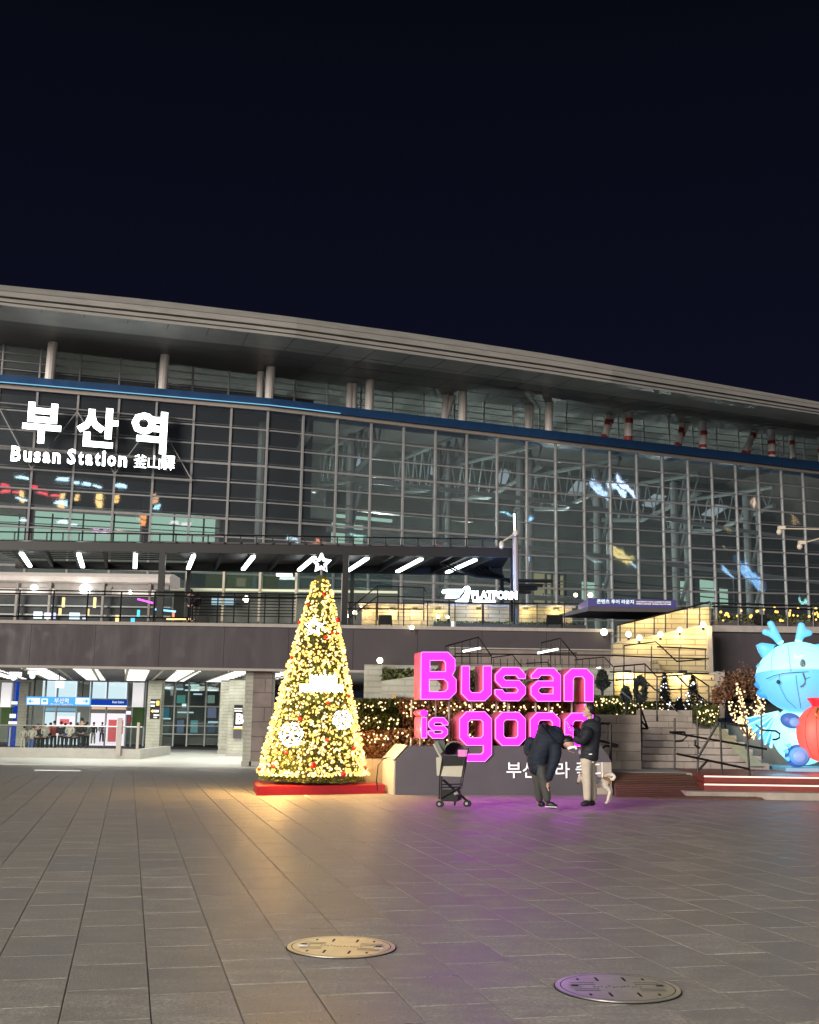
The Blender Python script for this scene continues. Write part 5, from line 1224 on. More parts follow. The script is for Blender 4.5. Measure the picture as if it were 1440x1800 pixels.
LET = {
 'B': ([(205, 95), (213, 88), (368, 88), (413, 132), (413, 200), (396, 228), (420, 255), (420, 332), (376, 376), (203, 376)], [[(262, 142), (340, 142), (352, 155), (352, 205), (262, 205)], [(257, 256), (345, 256), (365, 276), (365, 310), (348, 326), (257, 326)]]),
 'u': ([(450, 172), (500, 172), (500, 318), (512, 332), (562, 332), (578, 316), (578, 172), (633, 172), (633, 345), (592, 386), (492, 386), (447, 340)], []),
 's': ([(695, 180), (797, 180), (838, 225), (838, 252), (793, 252), (778, 232), (715, 232), (703, 244), (716, 258), (800, 258), (838, 300), (838, 342), (798, 386), (690, 386), (650, 345), (650, 314), (697, 314), (712, 334), (778, 334), (790, 320), (778, 306), (692, 306), (652, 264), (652, 225)], []),
 'a': ([(907, 185), (1008, 185), (1050, 229), (1050, 388), (908, 388), (867, 346), (867, 300), (906, 262), (1000, 262), (1000, 245), (986, 232), (930, 232), (915, 250), (868, 250), (868, 228)], [[(931, 304), (1000, 304), (1000, 340), (931, 340), (917, 327), (917, 316)]]),
 'n': ([(1112, 188), (1203, 188), (1246, 232), (1246, 390), (1190, 390), (1190, 255), (1178, 240), (1137, 240), (1124, 255), (1124, 388), (1067, 388), (1067, 232)], []),
 'i': ([(207, 482), (243, 480), (243, 610), (206, 610)], []),
 's.001': ([(278, 482), (345, 482), (371, 512), (371, 532), (338, 532), (328, 518), (292, 518), (286, 525), (292, 532), (345, 532), (369, 556), (369, 585), (342, 612), (275, 612), (247, 585), (247, 563), (280, 563), (290, 578), (328, 578), (335, 571), (328, 565), (276, 565), (250, 540), (250, 510)], []),
 'g': ([(480, 447), (592, 447), (634, 492), (634, 708), (592, 752), (483, 752), (476, 722), (430, 716), (430, 682), (485, 682), (488, 703), (568, 703), (580, 690), (580, 655), (480, 655), (436, 608), (436, 492)], [[(506, 500), (565, 500), (578, 513), (578, 590), (565, 604), (504, 604), (491, 590), (491, 514)]]),
 'o': ([(695, 450), (797, 450), (838, 494), (838, 612), (797, 656), (695, 656), (653, 612), (653, 494)], [[(718, 500), (775, 500), (787, 513), (787, 592), (775, 605), (718, 605), (706, 592), (706, 513)]]),
 'o.001': ([(905, 452), (1004, 452), (1045, 496), (1045, 614), (1004, 658), (905, 658), (862, 614), (862, 496)], [[(927, 502), (984, 502), (996, 515), (996, 594), (984, 607), (927, 607), (915, 594), (915, 515)]]),
 'd': ([(1112, 455), (1188, 455), (1188, 402), (1244, 402), (1244, 660), (1112, 660), (1070, 616), (1070, 498)], [[(1136, 505), (1176, 505), (1188, 517), (1188, 596), (1176, 609), (1136, 609), (1124, 596), (1124, 517)]])}
LD = .50
def curve_letter(loops, dep, bev):
    cu = bpy.data.curves.new('c', 'CURVE'); cu.dimensions = '2D'; cu.fill_mode = 'BOTH'; cu.extrude = dep / 2; cu.bevel_depth = bev; cu.bevel_resolution = 0; cu.offset = -bev
    for lp in loops:
        s = cu.splines.new('POLY'); s.points.add(len(lp) - 1); s.use_cyclic_u = True
        for i, (x, y) in enumerate(lp): s.points[i].co = (x, y, 0, 1)
    o = bpy.data.objects.new('c', cu); COL.objects.link(o); bpy.context.view_layer.update()
    me = bpy.data.meshes.new_from_object(o.evaluated_get(bpy.context.evaluated_depsgraph_get())); bpy.data.objects.remove(o)
    return me
def s2d(x, y):
    q = SP(x, y, .05) - so_; return (q.dot(su), q.z)
sl_off = wloc(sign)
for k, (outer, holes) in LET.items():
    me = curve_letter([[s2d(*p) for p in outer]] + [[s2d(*p) for p in h] for h in holes], LD, .014)
    zmax = max(v.co.z for v in me.vertices)
    me.materials.clear(); me.materials.append(M['letterside']); me.materials.append(M['magenta']); me.materials.append(M['magedge'])
    for p in me.polygons:
        zc_ = sum(me.vertices[i].co.z for i in p.vertices) / len(p.vertices)
        p.material_index = 1 if zc_ > zmax - .0015 else (2 if zc_ > zmax - .02 else 0)
    for v in me.vertices: 
        c = v.co.copy(); q = so_ + su * c.x + Vector((0, 0, c.y)) - sn * .05 + sn * (LD / 2 - c.z) - sl_off; v.co = q
    o = bpy.data.objects.new('letter', me); COL.objects.link(o); o.parent = sign; me.name = 'letter'
dc = [(225 + 24 * math.cos(q * math.pi / 8), 457 + 21 * math.sin(q * math.pi / 8)) for q in range(16)]
me = curve_letter([[s2d(*p) for p in dc]], LD, .01); zmax = max(v.co.z for v in me.vertices)
me.materials.clear(); [me.materials.append(M[x]) for x in ('letterside', 'magenta', 'magedge')]
for p in me.polygons: p.material_index = 1 if sum(me.vertices[i].co.z for i in p.vertices) / len(p.vertices) > zmax - .0015 else 0
for v in me.vertices:
    c = v.co.copy(); v.co = so_ + su * c.x + Vector((0, 0, c.y)) - sn * .05 + sn * (LD / 2 - c.z) - sl_off
o = bpy.data.objects.new('letter_dot', me); COL.objects.link(o); o.parent = sign
for x, y0, y1 in ((170, 655, 610), (318, 655, 376), (400, 655, 376), (540, 447, 386), (690, 450, 386), (760, 450, 386), (930, 452, 388), (1010, 452, 388), (1150, 455, 390), (1215, 402, 390), (172, 482, 376), (225, 655, 610), (318, 655, 612), (745, 660, 655), (950, 662, 655)):
    A, B = SP(x, y0) + sn * .3, SP(x, y1) + sn * .3; B.x, B.y = A.x, A.y
    MB().tube([A, B], .022, 6).build('strut', M['cap'], sign)
place_text('lettering', '부산이라 좋다', *cp(718, 752), *cp(1318, 850), so_, su, sn, M['signwhite'], sign, bold=.012, thick=.03)
# ------------------------------------------------------------------ manhole covers
def manhole(pc, pl, pr, lab, ang, mm):
    c = Gd(*pc); r = (Gd(*pr) - Gd(*pl)).length / 2
    t = thing('manhole_cover', lab, 'manhole cover', (c.x, c.y, .004), 'round steel manhole covers')
    c = Vector((c.x, c.y, 0))
    disc = lambda r_, z, n=64: [c + Vector((math.cos(k * math.tau / n) * r_, math.sin(k * math.tau / n) * r_, z)) for k in range(n)]
    MB().prism(disc(r, .0005), (0, 0, .0045)).build('frame_joint', M['slot'], t)
    MB().prism(disc(r - .008, .006), (0, 0, .004)).build('plate', M[mm], t)
    rg = MB(); a_, b_ = disc(r - .035, .0105), disc(r - .041, .0105)
    for k in range(64): rg.quad(a_[k], a_[(k + 1) % 64], b_[(k + 1) % 64], b_[k])
    rg.build('groove_ring', M['slot'], t)
    ca, sa = math.cos(ang), math.sin(ang)
    def L(x, y, z=0): return c + Vector((x * ca - y * sa, x * sa + y * ca, z)) 
    def rb(name, x, y, w_, h_, m_, z=.0105, dz=.001):
        MB().hexa([L(x - w_, y - h_, z), L(x + w_, y - h_, z), L(x + w_, y + h_, z), L(x - w_, y + h_, z), L(x - w_, y - h_, z + dz), L(x + w_, y - h_, z + dz), L(x + w_, y + h_, z + dz), L(x - w_, y + h_, z + dz)]).build(name, m_, t)
    for s in (-1, 1):
        rb('lift_pocket', s * r * .68, 0, .032, .03, M['steel'], dz=.006); rb('pocket_hole', s * r * .68, 0, .02, .018, M['slot'], z=.0168)
        for x, l_ in ((-.24, .022), (-.10, .05), (.10, .05), (.24, .022)): rb('slot', x * r / .36 * .8, s * r * .52, .007, l_ * .9, M['slot'])
        for y in (.3, .17): 
            for sx in (-1, 1): rb('groove', sx * r * .52, s * r * y * .9, r * .2, .0025, M['slot'])
    for q in range(13): rb('worn_mark', (q - 6) * .022, random.uniform(-.02, .02), .004 + random.random() * .004, .009, mat('worn', (.3, .27, .22), .6) if q == 0 else bpy.data.materials['worn'])
manhole((600, 1666), (503, 1667), (697, 1665), 'cream lit manhole cover nearer the tree, left of two', -.10, 'manhole')
manhole((1085.5, 1738), (974, 1736), (1197, 1740), 'grey violet manhole cover at lower right', .05, 'manhole')
# ------------------------------------------------------------------ people
YM = 19.45
def C7(x, y, dy=0.0): return P(900 + x / 7.2, 1220 + y / 7.2, YM + dy)
def hand(p, d, side, m_, parent, s=1.0):
    """palm plus four curled fingers and a thumb"""
    d = Vector(d).normalized(); sv = Vector(side).normalized(); dn = d.cross(sv).normalized()
    pts = [p, p + d * .05 * s, p + d * .085 * s]; ed = [(0, 1), (1, 2)]; rd = [(.026 * s, .018 * s), (.036 * s, .016 * s), (.034 * s, .014 * s)]
    for k, L in enumerate((.062, .072, .067, .05)):
        b = p + d * .085 * s + sv * (k - 1.5) * .018 * s; i = len(pts)
        pts += [b, b + d * L * .5 * s + dn * .008, b + d * L * .85 * s + dn * .028]; ed += [(2, i), (i, i + 1), (i + 1, i + 2)]; rd += [(.009 * s,) * 2, (.0085 * s,) * 2, (.007 * s,) * 2]
    i = len(pts); b = p + d * .03 * s - sv * .03 * s
    pts += [b, b + (d * .6 - sv * .6) * .035 * s, b + (d * .9 - sv * .6) * .06 * s]; ed += [(1, i), (i, i + 1), (i + 1, i + 2)]; rd += [(.011 * s,) * 2, (.010 * s,) * 2, (.008 * s,) * 2]
    return skin('hand', pts, ed, rd, m_, parent, sub=1)
def shoe(a, toe, h, m_, parent, sole=True):
    a, toe = Vector(a), Vector(toe); d = (toe - a)
    o = skin('shoe', [a - d * .18, a + d * .15, a + d * .6, toe - d * .05, a + Vector((0, 0, h))], [(0, 1), (1, 2), (2, 3), (1, 4)], [(.055, .05), (.06, .058), (.058, .045), (.048, .03), (.06, .06)], m_, parent, sub=2, root=1)
    return o
# --- man bending forward
t = thing('person', 'person bending forward in dark navy padded jacket and grey trousers before the pink sign', 'person', C7(420, 1400))
A7 = C7
legsL = [A7(300, 900, .06), A7(330, 1120, .05), A7(350, 1340, .10)]; legsR = [A7(370, 900, -.10), A7(410, 1130, -.14), A7(445, 1345, -.16)]
body = skin('body', [A7(330, 830), A7(345, 640), A7(470, 540), A7(620, 555), A7(715, 620)] + legsL + legsR + [A7(500, 600, -.07), A7(520, 860, -.22), A7(465, 1090, -.2), A7(330, 620, .05), A7(230, 680, .12)],
     [(0, 1), (1, 2), (2, 3), (3, 4), (0, 5), (5, 6), (6, 7), (0, 8), (8, 9), (9, 10), (2, 11), (11, 12), (12, 13), (2, 14), (14, 15)],
     [.08, .08, .08, .045, .06, .06, .05, .04, .06, .05, .04, .018, .02, .03, .018, .02], M['skinc'], t, sub=1)
hd = skin('head', [A7(650, 590, -.03), A7(705, 625, -.03), A7(752, 655, -.03), A7(775, 690, -.03)], [(0, 1), (1, 2), (2, 3)], [.07, .095, .085, .05], M['skinc'], t, sub=2)
MB().ball(A7(700, 598, -.0), (.115, .11, .10), 14, 10).build('hair', M['hair'], t, smooth=True)
MB().ball(A7(740, 662, -.125), (.02, .012, .03), 8, 6).build('ear', M['skinc'], t, smooth=True)
skin('jacket', [A7(350, 1045), A7(325, 860), A7(330, 620), A7(440, 525), A7(560, 560), A7(655, 620)], [(0, 1), (1, 2), (2, 3), (3, 4), (4, 5)], [(.175, .18), (.195, .19), (.22, .215), (.195, .215), (.175, .195), (.13, .14)], M['navy'], t, sub=2, root=2)
skin('sleeve', [A7(530, 600, -.16), A7(560, 740, -.24), A7(525, 880, -.26), A7(480, 1000, -.24), A7(462, 1105, -.22)], [(0, 1), (1, 2), (2, 3), (3, 4)], [.125, .115, .095, .075, .055], M['navy'], t, sub=2)
skin('sleeve', [A7(300, 560, .1), A7(215, 640, .12), A7(190, 720, .05), A7(250, 790, -.05)], [(0, 1), (1, 2), (2, 3)], [.12, .10, .085, .07], M['navy'], t, sub=2)
skin('hood', [A7(470, 440, .02), A7(560, 450, 0), A7(640, 520, 0)], [(0, 1), (1, 2)], [(.08, .07), (.10, .09), (.09, .09)], M['navy'], t, sub=2)
skin('sleeve_cuff', [A7(600, 520, .1), A7(660, 620, .14), A7(690, 700, .1)], [(0, 1), (1, 2)], [.09, .085, .07], M['navy'], t, sub=2)
skin('trousers', [A7(335, 860), A7(300, 980, .06), A7(332, 1150, .06), A7(350, 1372, .10), A7(375, 980, -.1), A7(415, 1150, -.14), A7(455, 1380, -.16)], [(0, 1), (1, 2), (2, 3), (0, 4), (4, 5), (5, 6)], [.12, .095, .078, .062, .098, .082, .066], M['darkpants'], t, sub=2)
shoe(A7(350, 1392, .10), A7(415, 1400, .02), .06, M['shoe'], t); shoe(A7(450, 1408, -.16), A7(590, 1425, -.22), .06, M['shoe'], t)
for a, b in ((A7(420, 1425, -.22), A7(570, 1432, -.28)),): MB().tube([a, b], .005, 5).build('pale_sole', M['signwhite'], t)
hand(A7(458, 1120, -.22), A7(450, 1220, -.24) - A7(458, 1120, -.22), (0, 1, 0), M['skinc'], t, .95)
hand(A7(700, 700, .05), (.6, -.1, -.4), (0, 1, 0), M['skinc'], t, .9)
MB().tube([A7(712, 690, -.1), A7(760, 672, -.15), A7(800, 668, -.15), A7(815, 690, -.12)], .02, 6).build('white_cloth', M['signwhite'], t)
# --- man standing with a tablet
t = thing('person', 'standing person in black hooded puffer jacket and beige trousers holding up a tablet', 'person', C7(960, 1400))
body = skin('body', [A7(965, 800, .1), A7(985, 600, .1), A7(1005, 420, .1), A7(990, 320, .1), A7(975, 240, .1), A7(930, 860, .04), A7(955, 1100, .02), A7(960, 1330, .02), A7(995, 860, .2), A7(1010, 1100, .2), A7(1030, 1330, .2), A7(995, 430, .04), A7(900, 590, -.16), A7(790, 540, -.14), A7(1000, 430, .16), A7(890, 530, .3), A7(780, 440, .25)],
     [(0, 1), (1, 2), (2, 3), (3, 4), (0, 5), (5, 6), (6, 7), (0, 8), (8, 9), (9, 10), (2, 11), (11, 12), (12, 13), (2, 14), (14, 15), (15, 16)],
     [.07, .07, .07, .05, .05, .06, .05, .04, .06, .05, .04, .018, .02, .03, .018, .02, .03], M['skinc'], t, sub=1)
hc = A7(972, 205, .1)
hm = MB().ball(hc, (.088, .078, .118), 16, 12)
hm.ball(hc + Vector((-.088, 0, -.012)), (.02, .012, .018), 8, 6); hm.ball(hc + Vector((-.012, -.078, -.01)), (.018, .01, .028), 8, 6); hm.ball(hc + Vector((-.05, 0, -.085)), (.045, .045, .035), 10, 8)
hm.build('head', M['skinc'], t, smooth=True)
MB().ball(hc + Vector((.022, 0, .022)), (.092, .088, .112), 16, 10).build('hair', M['hair'], t, smooth=True)
for s in (-1, 1): MB().ball(hc + Vector((-.078, s * .03, .012)), (.008, .012, .007), 6, 5).build('eye', M['hair'], t)
skin('jacket', [A7(970, 850, .1), A7(980, 680, .1), A7(1000, 520, .1), A7(1008, 410, .1), A7(985, 300, .1)], [(0, 1), (1, 2), (2, 3), (3, 4)], [(.17, .175), (.18, .175), (.18, .18), (.18, .205), (.115, .115)], M['blackcoat'], t, sub=2, root=1)
skin('hood', [A7(1020, 330, .1), A7(1080, 330, .1), A7(1110, 370, .1)], [(0, 1), (1, 2)], [.085, .10, .06], M['blackcoat'], t, sub=2)
skin('sleeve', [A7(975, 420, -.07), A7(935, 520, -.14), A7(890, 600, -.17), A7(830, 585, -.18), A7(775, 545, -.16)], [(0, 1), (1, 2), (2, 3), (3, 4)], [.12, .11, .092, .08, .062], M['blackcoat'], t, sub=2)
skin('sleeve', [A7(985, 410, .28), A7(900, 530, .3), A7(840, 480, .28), A7(800, 425, .25)], [(0, 1), (1, 2), (2, 3)], [.10, .09, .07, .055], M['blackcoat'], t, sub=2)
skin('shirt_hem', [A7(885, 690, .08), A7(880, 780, .08)], [(0, 1)], [(.05, .07), (.055, .07)], M['lilac'], t, sub=2)
skin('trousers', [A7(960, 740, .1), A7(938, 860, .04), A7(950, 1100, .02), A7(955, 1368, .02), A7(990, 880, .18), A7(1005, 1100, .18), A7(1030, 1362, .2)], [(0, 1), (1, 2), (2, 3), (0, 4), (4, 5), (5, 6)], [.125, .098, .08, .066, .095, .078, .064], M['beige'], t, sub=2)
shoe(A7(975, 1385, .0), A7(865, 1398, -.05), .05, M['shoe'], t); shoe(A7(1035, 1378, .2), A7(960, 1392, .16), .05, M['shoe'], t)
hand(A7(772, 540, -.16), (-.7, .1, .3), (0, 1, 0), M['skinc'], t, .95); hand(A7(795, 420, .25), (-.6, -.1, .3), (0, 1, 0), mat('glove', (.012, .012, .012), .6), t, 1.0)
MB().tube([A7(975, 762, -.08), A7(1015, 760, -.08)], .008, 5).build('jacket_logo', M['signwhite'], t)
tb_ = thing('tablet', 'thin pale tablet held up by the standing person', 'tablet', A7(720, 420, -.02))
a, b = A7(690, 345, -.02), A7(752, 470, -.02); dd = (b - a).normalized(); nn2 = Vector((0, 1, 0))
MB().hexa([a, b, b + nn2 * .2, a + nn2 * .2] + [q + dd.cross(nn2) * .009 for q in (a, b, b + nn2 * .2, a + nn2 * .2)]).build('case', M['cap'], tb_)
MB().hexa([q + dd.cross(nn2) * .0095 + dd * s_ for q, s_ in ((a + nn2 * .01, .01), (b + nn2 * .01, -.01), (b + nn2 * .19, -.01), (a + nn2 * .19, .01))] + [q + dd.cross(nn2) * .0105 + dd * s_ for q, s_ in ((a + nn2 * .01, .01), (b + nn2 * .01, -.01), (b + nn2 * .19, -.01), (a + nn2 * .19, .01))]).build('screen', emis('screen', (.8, .9, 1), .7), tb_)
# --- dog
t = thing('dog', 'cream and tan dog with curled tail and pale coat behind the standing person', 'dog', C7(1150, 1380, .5))
D = lambda x, y, d=.5: C7(x, y, d)
skin('body', [D(1060, 1120), D(1150, 1105), D(1225, 1115), D(960, 1120), D(905, 1075), D(870, 1040), D(848, 1085), D(838, 1125),     # 0-7 trunk, neck, head, muzzle
              D(1190, 1180, .44), D(1245, 1225, .44), D(1222, 1300, .44), D(1205, 1372, .42), D(1175, 1380, .42),                     # 8-12 near hind
              D(1215, 1180, .56), D(1262, 1215, .56), D(1250, 1290, .56), D(1232, 1360, .56), D(1205, 1366, .56),                     # 13-17 far hind
              D(975, 1210, .44), D(965, 1290, .44), D(960, 1372, .44), D(985, 1210, .56), D(985, 1290, .56), D(990, 1366, .56)],        # 18-23 fore legs
     [(0, 1), (1, 2), (0, 3), (3, 4), (4, 5), (5, 6), (6, 7), (1, 8), (8, 9), (9, 10), (10, 11), (11, 12), (1, 13), (13, 14), (14, 15), (15, 16), (16, 17), (3, 18), (18, 19), (19, 20), (3, 21), (21, 22), (22, 23)],
     [.085, .08, .065, .095, .062, .062, .036, .024, .058, .036, .023, .022, .018, .055, .034, .023, .022, .018, .038, .024, .022, .036, .024, .022], M['fur'], t, sub=2)
skin('tail', [D(1215, 1085), D(1170, 1050), D(1205, 1018), D(1270, 1015), D(1305, 1045), D(1275, 1085), D(1240, 1075)], [(i, i + 1) for i in range(6)], [.03, .032, .036, .038, .036, .03, .015], M['fur'], t, sub=2)
skin('saddle_patch', [D(1140, 1085, .49), D(1200, 1085, .49), D(1232, 1120, .49), D(1215, 1160, .46)], [(0, 1), (1, 2), (2, 3)], [.065, .068, .05, .035], M['furtan'], t, sub=2)
skin('dog_coat', [D(1020, 1115), D(1080, 1108), D(1125, 1105)], [(0, 1), (1, 2)], [.102, .098, .085], M['dogcoat'], t, sub=2)
for s in (-1, 1): MB().tube([D(880, 1012, .5 + s * .04), D(868, 985, .5 + s * .05)], .022, 6, r2=.004).build('ear', M['furtan'], t)
MB().ball(D(836, 1132), .013, 8, 6).build('nose', M['hair'], t)
tag(MB().tube([D(930, 1060, .3), C7(880, 800, .2), C7(790, 560, -.1)], .006, 5).build('leash', M['red']), 'thin leash from the dog up to the standing person', 'leash')
# --- stroller
YS = 19.6
def S(x, y, d=0.0): return P(740 + x / 12, 1280 + y / 12, YS + d)
t = thing('stroller', 'folding stroller with dark frame, grey canopy and beige seat beside the sign', 'stroller', S(650, 1650))
for d, x0 in ((0, 0), (.42, 40)):
    MB().tube([S(480 + x0, 480, d), S(400 + x0, 1000, d), S(385 + x0, 1500, d)], .014, 6).build('frame_tube', M['black'], t)
    MB().tube([S(960 + x0, 420, d), S(900 + x0, 800, d), S(820 + x0, 1250, d), S(420 + x0, 1480, d)], .013, 6).build('frame_tube', M['black'], t)
    MB().tube([S(440 + x0, 1080, d), S(800 + x0, 1400, d), S(950 + x0, 1530, d)], .012, 6).build('frame_tube', M['black'], t)
    for x, y, r in ((385 + x0, 1600, .055), (960 + x0, 1590, .055)):
        wv = MB().tube([S(x, y, d - .02), S(x, y, d + .03)], r, 14).build('wheel', M['blackfab'], t); MB().tube([S(x, y, d - .025), S(x, y, d + .035)], r * .45, 10).build('hub', M['steel'], wv)
for y in (1190, 1250): MB().tube([S(420, y), S(820, y - 10), S(860, y - 10, .42)], .011, 6).build('cross_bar', M['black'], t)
MB().tube([S(720, 1540, .2), S(710, 1630, .2)], .02, 6).build('rear_wheel_leg', M['black'], t)
MB().hexa([S(440, 800), S(900, 790), S(920, 790, .42), S(470, 800, .42), S(490, 580), S(940, 580), S(960, 580, .42), S(520, 580, .42)]).build('seat_back', M['blackfab'], t)
MB().hexa([S(420, 1010), S(860, 1025), S(890, 1025, .40), S(440, 1010, .4), S(480, 802), S(905, 795), S(925, 795, .4), S(500, 802, .4)]).build('seat_pocket', M['canvas'], t)
MB().hexa([S(425, 1540, .02), S(760, 1550, .02), S(860, 1500, .4), S(440, 1500, .4), S(420, 1290, .02), S(800, 1300, .02), S(830, 1300, .4), S(430, 1290, .4)]).build('basket', M['blackfab'], t)
MB().tube([S(700, 1390, -.01), S(780, 1370, -.01), S(740, 1330, -.01)], .025, 6).build('bundle', M['cap'], t)
can = MB(); n_ = 9; prev = None
for k in range(n_ + 1):       # ribbed half dome canopy
    q = math.pi * .98 * k / n_; a = S(490 + 470 * (1 - math.cos(q)) / 2, 560 - 270 * math.sin(q) ** .8); b = a + Vector((0, .42, 0))
    if prev: can.hexa([prev[0], a, b, prev[1]] + [p + Vector((0, 0, .012)) for p in (prev[0], a, b, prev[1])])
    prev = (a, b)
can.build('canopy', M['greyfab'], t, smooth=False)
MB().prism([S(490, 570, .40)] + [S(490 + 470 * (1 - math.cos(math.pi * k / 8)) / 2, 560 - 240 * math.sin(math.pi * k / 8)) + Vector((0, .40, 0)) for k in range(9)], (0, .01, 0)).build('canopy_side', mat('violetfab', (.16, .10, .22), .7), t)
MB().hexa([S(270, 330), S(400, 560), S(450, 560, .1), S(330, 300, .1), S(340, 250), S(460, 500), S(510, 480, .1), S(500, 260, .1)]).build('handle_bag', M['greyfab'], t)
MB().hexa([S(335, 1000), S(400, 1000), S(400, 1000, .1), S(335, 1000, .1), S(320, 620), S(450, 600), S(450, 600, .1), S(320, 620, .1)]).build('side_bag', M['canvas'], t)
MB().tube([S(270, 330), S(420, 620)], .02, 6).build('handle', M['canvas'], t)
MB().hexa([S(785, 600, -.012), S(965, 600, -.012), S(965, 600, .0), S(785, 600, .0), S(780, 455, -.012), S(985, 455, -.012), S(985, 455, 0), S(780, 455, 0)]).build('folded_blanket', mat('pinkcloth', (.75, .25, .6), .7), t)
# --- small figures, one pose each, far away
def figure(lab, px, pyf, pyh, Y, top_, leg_, group=None, lean=0.0, arm=0.0):
    f = P(px, pyf, Y); h = P(px, pyh, Y).z - f.z; k = h / 1.72
    t = thing('person', lab, 'person', f, group)
    V = lambda x, z, y=0: f + Vector((x * k + lean * z * k, y * k, z * k))
    skin('body', [V(0, .95), V(0, 1.2), V(0, 1.42), V(0, 1.5), V(0, 1.62), V(-.09, .9), V(-.11, .5), V(-.12, .06), V(.09, .9), V(.11, .5), V(.13, .06), V(-.2, 1.4), V(-.26, 1.12), V(-.22 + arm, .9 + arm), V(.2, 1.4), V(.26, 1.12), V(.2 - arm, .9 + arm)],
         [(0, 1), (1, 2), (2, 3), (3, 4), (0, 5), (5, 6), (6, 7), (0, 8), (8, 9), (9, 10), (2, 11), (11, 12), (12, 13), (2, 14), (14, 15), (15, 16)],
         [x * k for x in (.11, .11, .12, .05, .09, .075, .055, .045, .075, .055, .045, .055, .045, .035, .055, .045, .035)], M['skinc'], t, sub=1)
    skin('jacket', [V(0, .88), V(0, 1.2), V(0, 1.42), V(-.21, 1.38), V(-.27, 1.12), V(-.23 + arm, .92 + arm), V(.21, 1.38), V(.27, 1.12), V(.22 - arm, .92 + arm)], [(0, 1), (1, 2), (2, 3), (3, 4), (4, 5), (2, 6), (6, 7), (7, 8)], [x * k for x in (.16, .15, .15, .085, .075, .06, .085, .075, .06)], top_, t, sub=1)
    skin('trousers', [V(0, .9), V(-.1, .8), V(-.11, .5), V(-.12, .1), V(.1, .8), V(.11, .5), V(.13, .1)], [(0, 1), (1, 2), (2, 3), (0, 4), (4, 5), (5, 6)], [x * k for x in (.13, .095, .08, .07, .095, .08, .07)], leg_, t, sub=1)
    MB().ball(V(0, 1.67, .02), (.1 * k, .1 * k, .1 * k), 10, 8).build('hair', M['hair'], t, smooth=True)
    return t
cw = {'k': M['blackcoat'], 'n': M['navy'], 'g': mat('greycoat', (.16, .16, .16), .7), 'r': mat('redcoat', (.45, .05, .05), .7), 'b': mat('bluecoat', (.08, .15, .4), .7), 'w': mat('creamcoat', (.5, .48, .42), .7)}
gc = 'people in the underpass by the subway gates'
for px, pf_, ph, Y, a_, b_, ln, ar_, lab in ((141, 1318, 1263, 66, 'k', 'n', 0, .05, 'large dark silhouetted person in the middle of the underpass crowd'), (178, 1306, 1270, 76, 'g', 'n', 0, .05, 'person in dark grey standing apart in front of the bright doorway'), (163, 1309, 1270, 72, 'k', 'w', 0, 0, 'person in black top and pale trousers left of the bright doorway'),
    (119, 1318, 1270, 65, 'w', 'k', .05, .12, 'person in cream coat beside the large silhouette'), (105, 1317, 1269, 66, 'n', 'k', 0, .1, 'person in navy behind the red coated one'), (93, 1318, 1268, 67, 'r', 'n', 0, .1, 'person in red top amid the crowd'), (79, 1318, 1273, 66, 'w', 'k', -.05, .15, 'person in cream top with dark trousers left of the red one'),
    (62, 1318, 1273, 66, 'k', 'n', .05, .1, 'dark person near the left end of the crowd'), (52, 1320, 1276, 65, 'w', 'b', .1, .1, 'person in pale top and blue jeans at the left end of the crowd'), (128, 1316, 1276, 67, 'g', 'k', 0, .1, 'short grey person behind the cream coat')):
    figure(lab, px, pf_, ph, Y, cw[a_], cw[b_], gc, ln, ar_)
for px, pf_, ph, Y, a_, b_, lab in ((70, 1318, 1274, 67.5, 'g', 'k', 'grey coated person between the cream and dark people at left'), (86, 1318, 1271, 68.2, 'k', 'g', 'dark haired person in black just left of the red top'), (112, 1318, 1272, 68, 'b', 'k', 'person in blue jacket behind the crowd'),
    (134, 1318, 1271, 68.4, 'n', 'n', 'navy figure half hidden by the large silhouette'), (151, 1316, 1270, 68, 'g', 'n', 'grey figure right of the large silhouette'), (40, 1319, 1277, 66.5, 'w', 'w', 'pale dressed person at the far left pier')):
    figure(lab, px, pf_, ph, Y, cw[a_], cw[b_], gc, 0, .06)
figure('dark standing person leaning on the deck rail left of the pair', 333, 1095, 1037, 52.5, cw['k'], cw['k'], None, 0, .2)
figure('person with pale trousers beside the dark one on the deck', 343, 1095, 1043, 52.9, cw['k'], cw['w'], None, .03, .15)
# ------------------------------------------------------------------ inflatable dragon
YD = 27.6
def Q(x, y, d=0.0): return P(1240 + x / 5.625, 1080 + y / 5.625, YD + d)
px2m = YD / FPX / 5.625
E = lambda n, c, e, s, r=.5: mat(n, c, r, emit=e, es=s)
Db = E('balloon_cyan', (.3, .75, .85), (.36, .88, 1.0), .72); Dm = E('balloon_blue', (.15, .5, .75), (.11, .48, .88), .48); Dd = E('balloon_deep', (.05, .3, .6), (.03, .28, .78), .52)
Dp = E('balloon_pad', (.15, .25, .5), (.16, .32, .66), .45); Dn = E('balloon_navy', (.05, .1, .3), (.04, .12, .42), .5); Dr = E('balloon_red', (.8, .08, .06), (1.0, .085, .06), .72); Ds = mat('seam_navy', (.02, .06, .12), .7)
t = thing('inflatable_dragon', 'glowing pale blue inflatable baby dragon hugging a red lucky bag', 'inflatable', Q(1000, 1480))
hx = 1000     # head centre
def ell(name, x, y, rx, rz, ry, m_, d=0.0, n=28, mm_=18, rot=None): return MB().ball(Q(x, y, d), (rx * px2m, ry * px2m, rz * px2m), n, mm_, rot).build(name, m_, t, smooth=True)
ell('body', 960, 1190, 292, 290, 240, Db, .25)
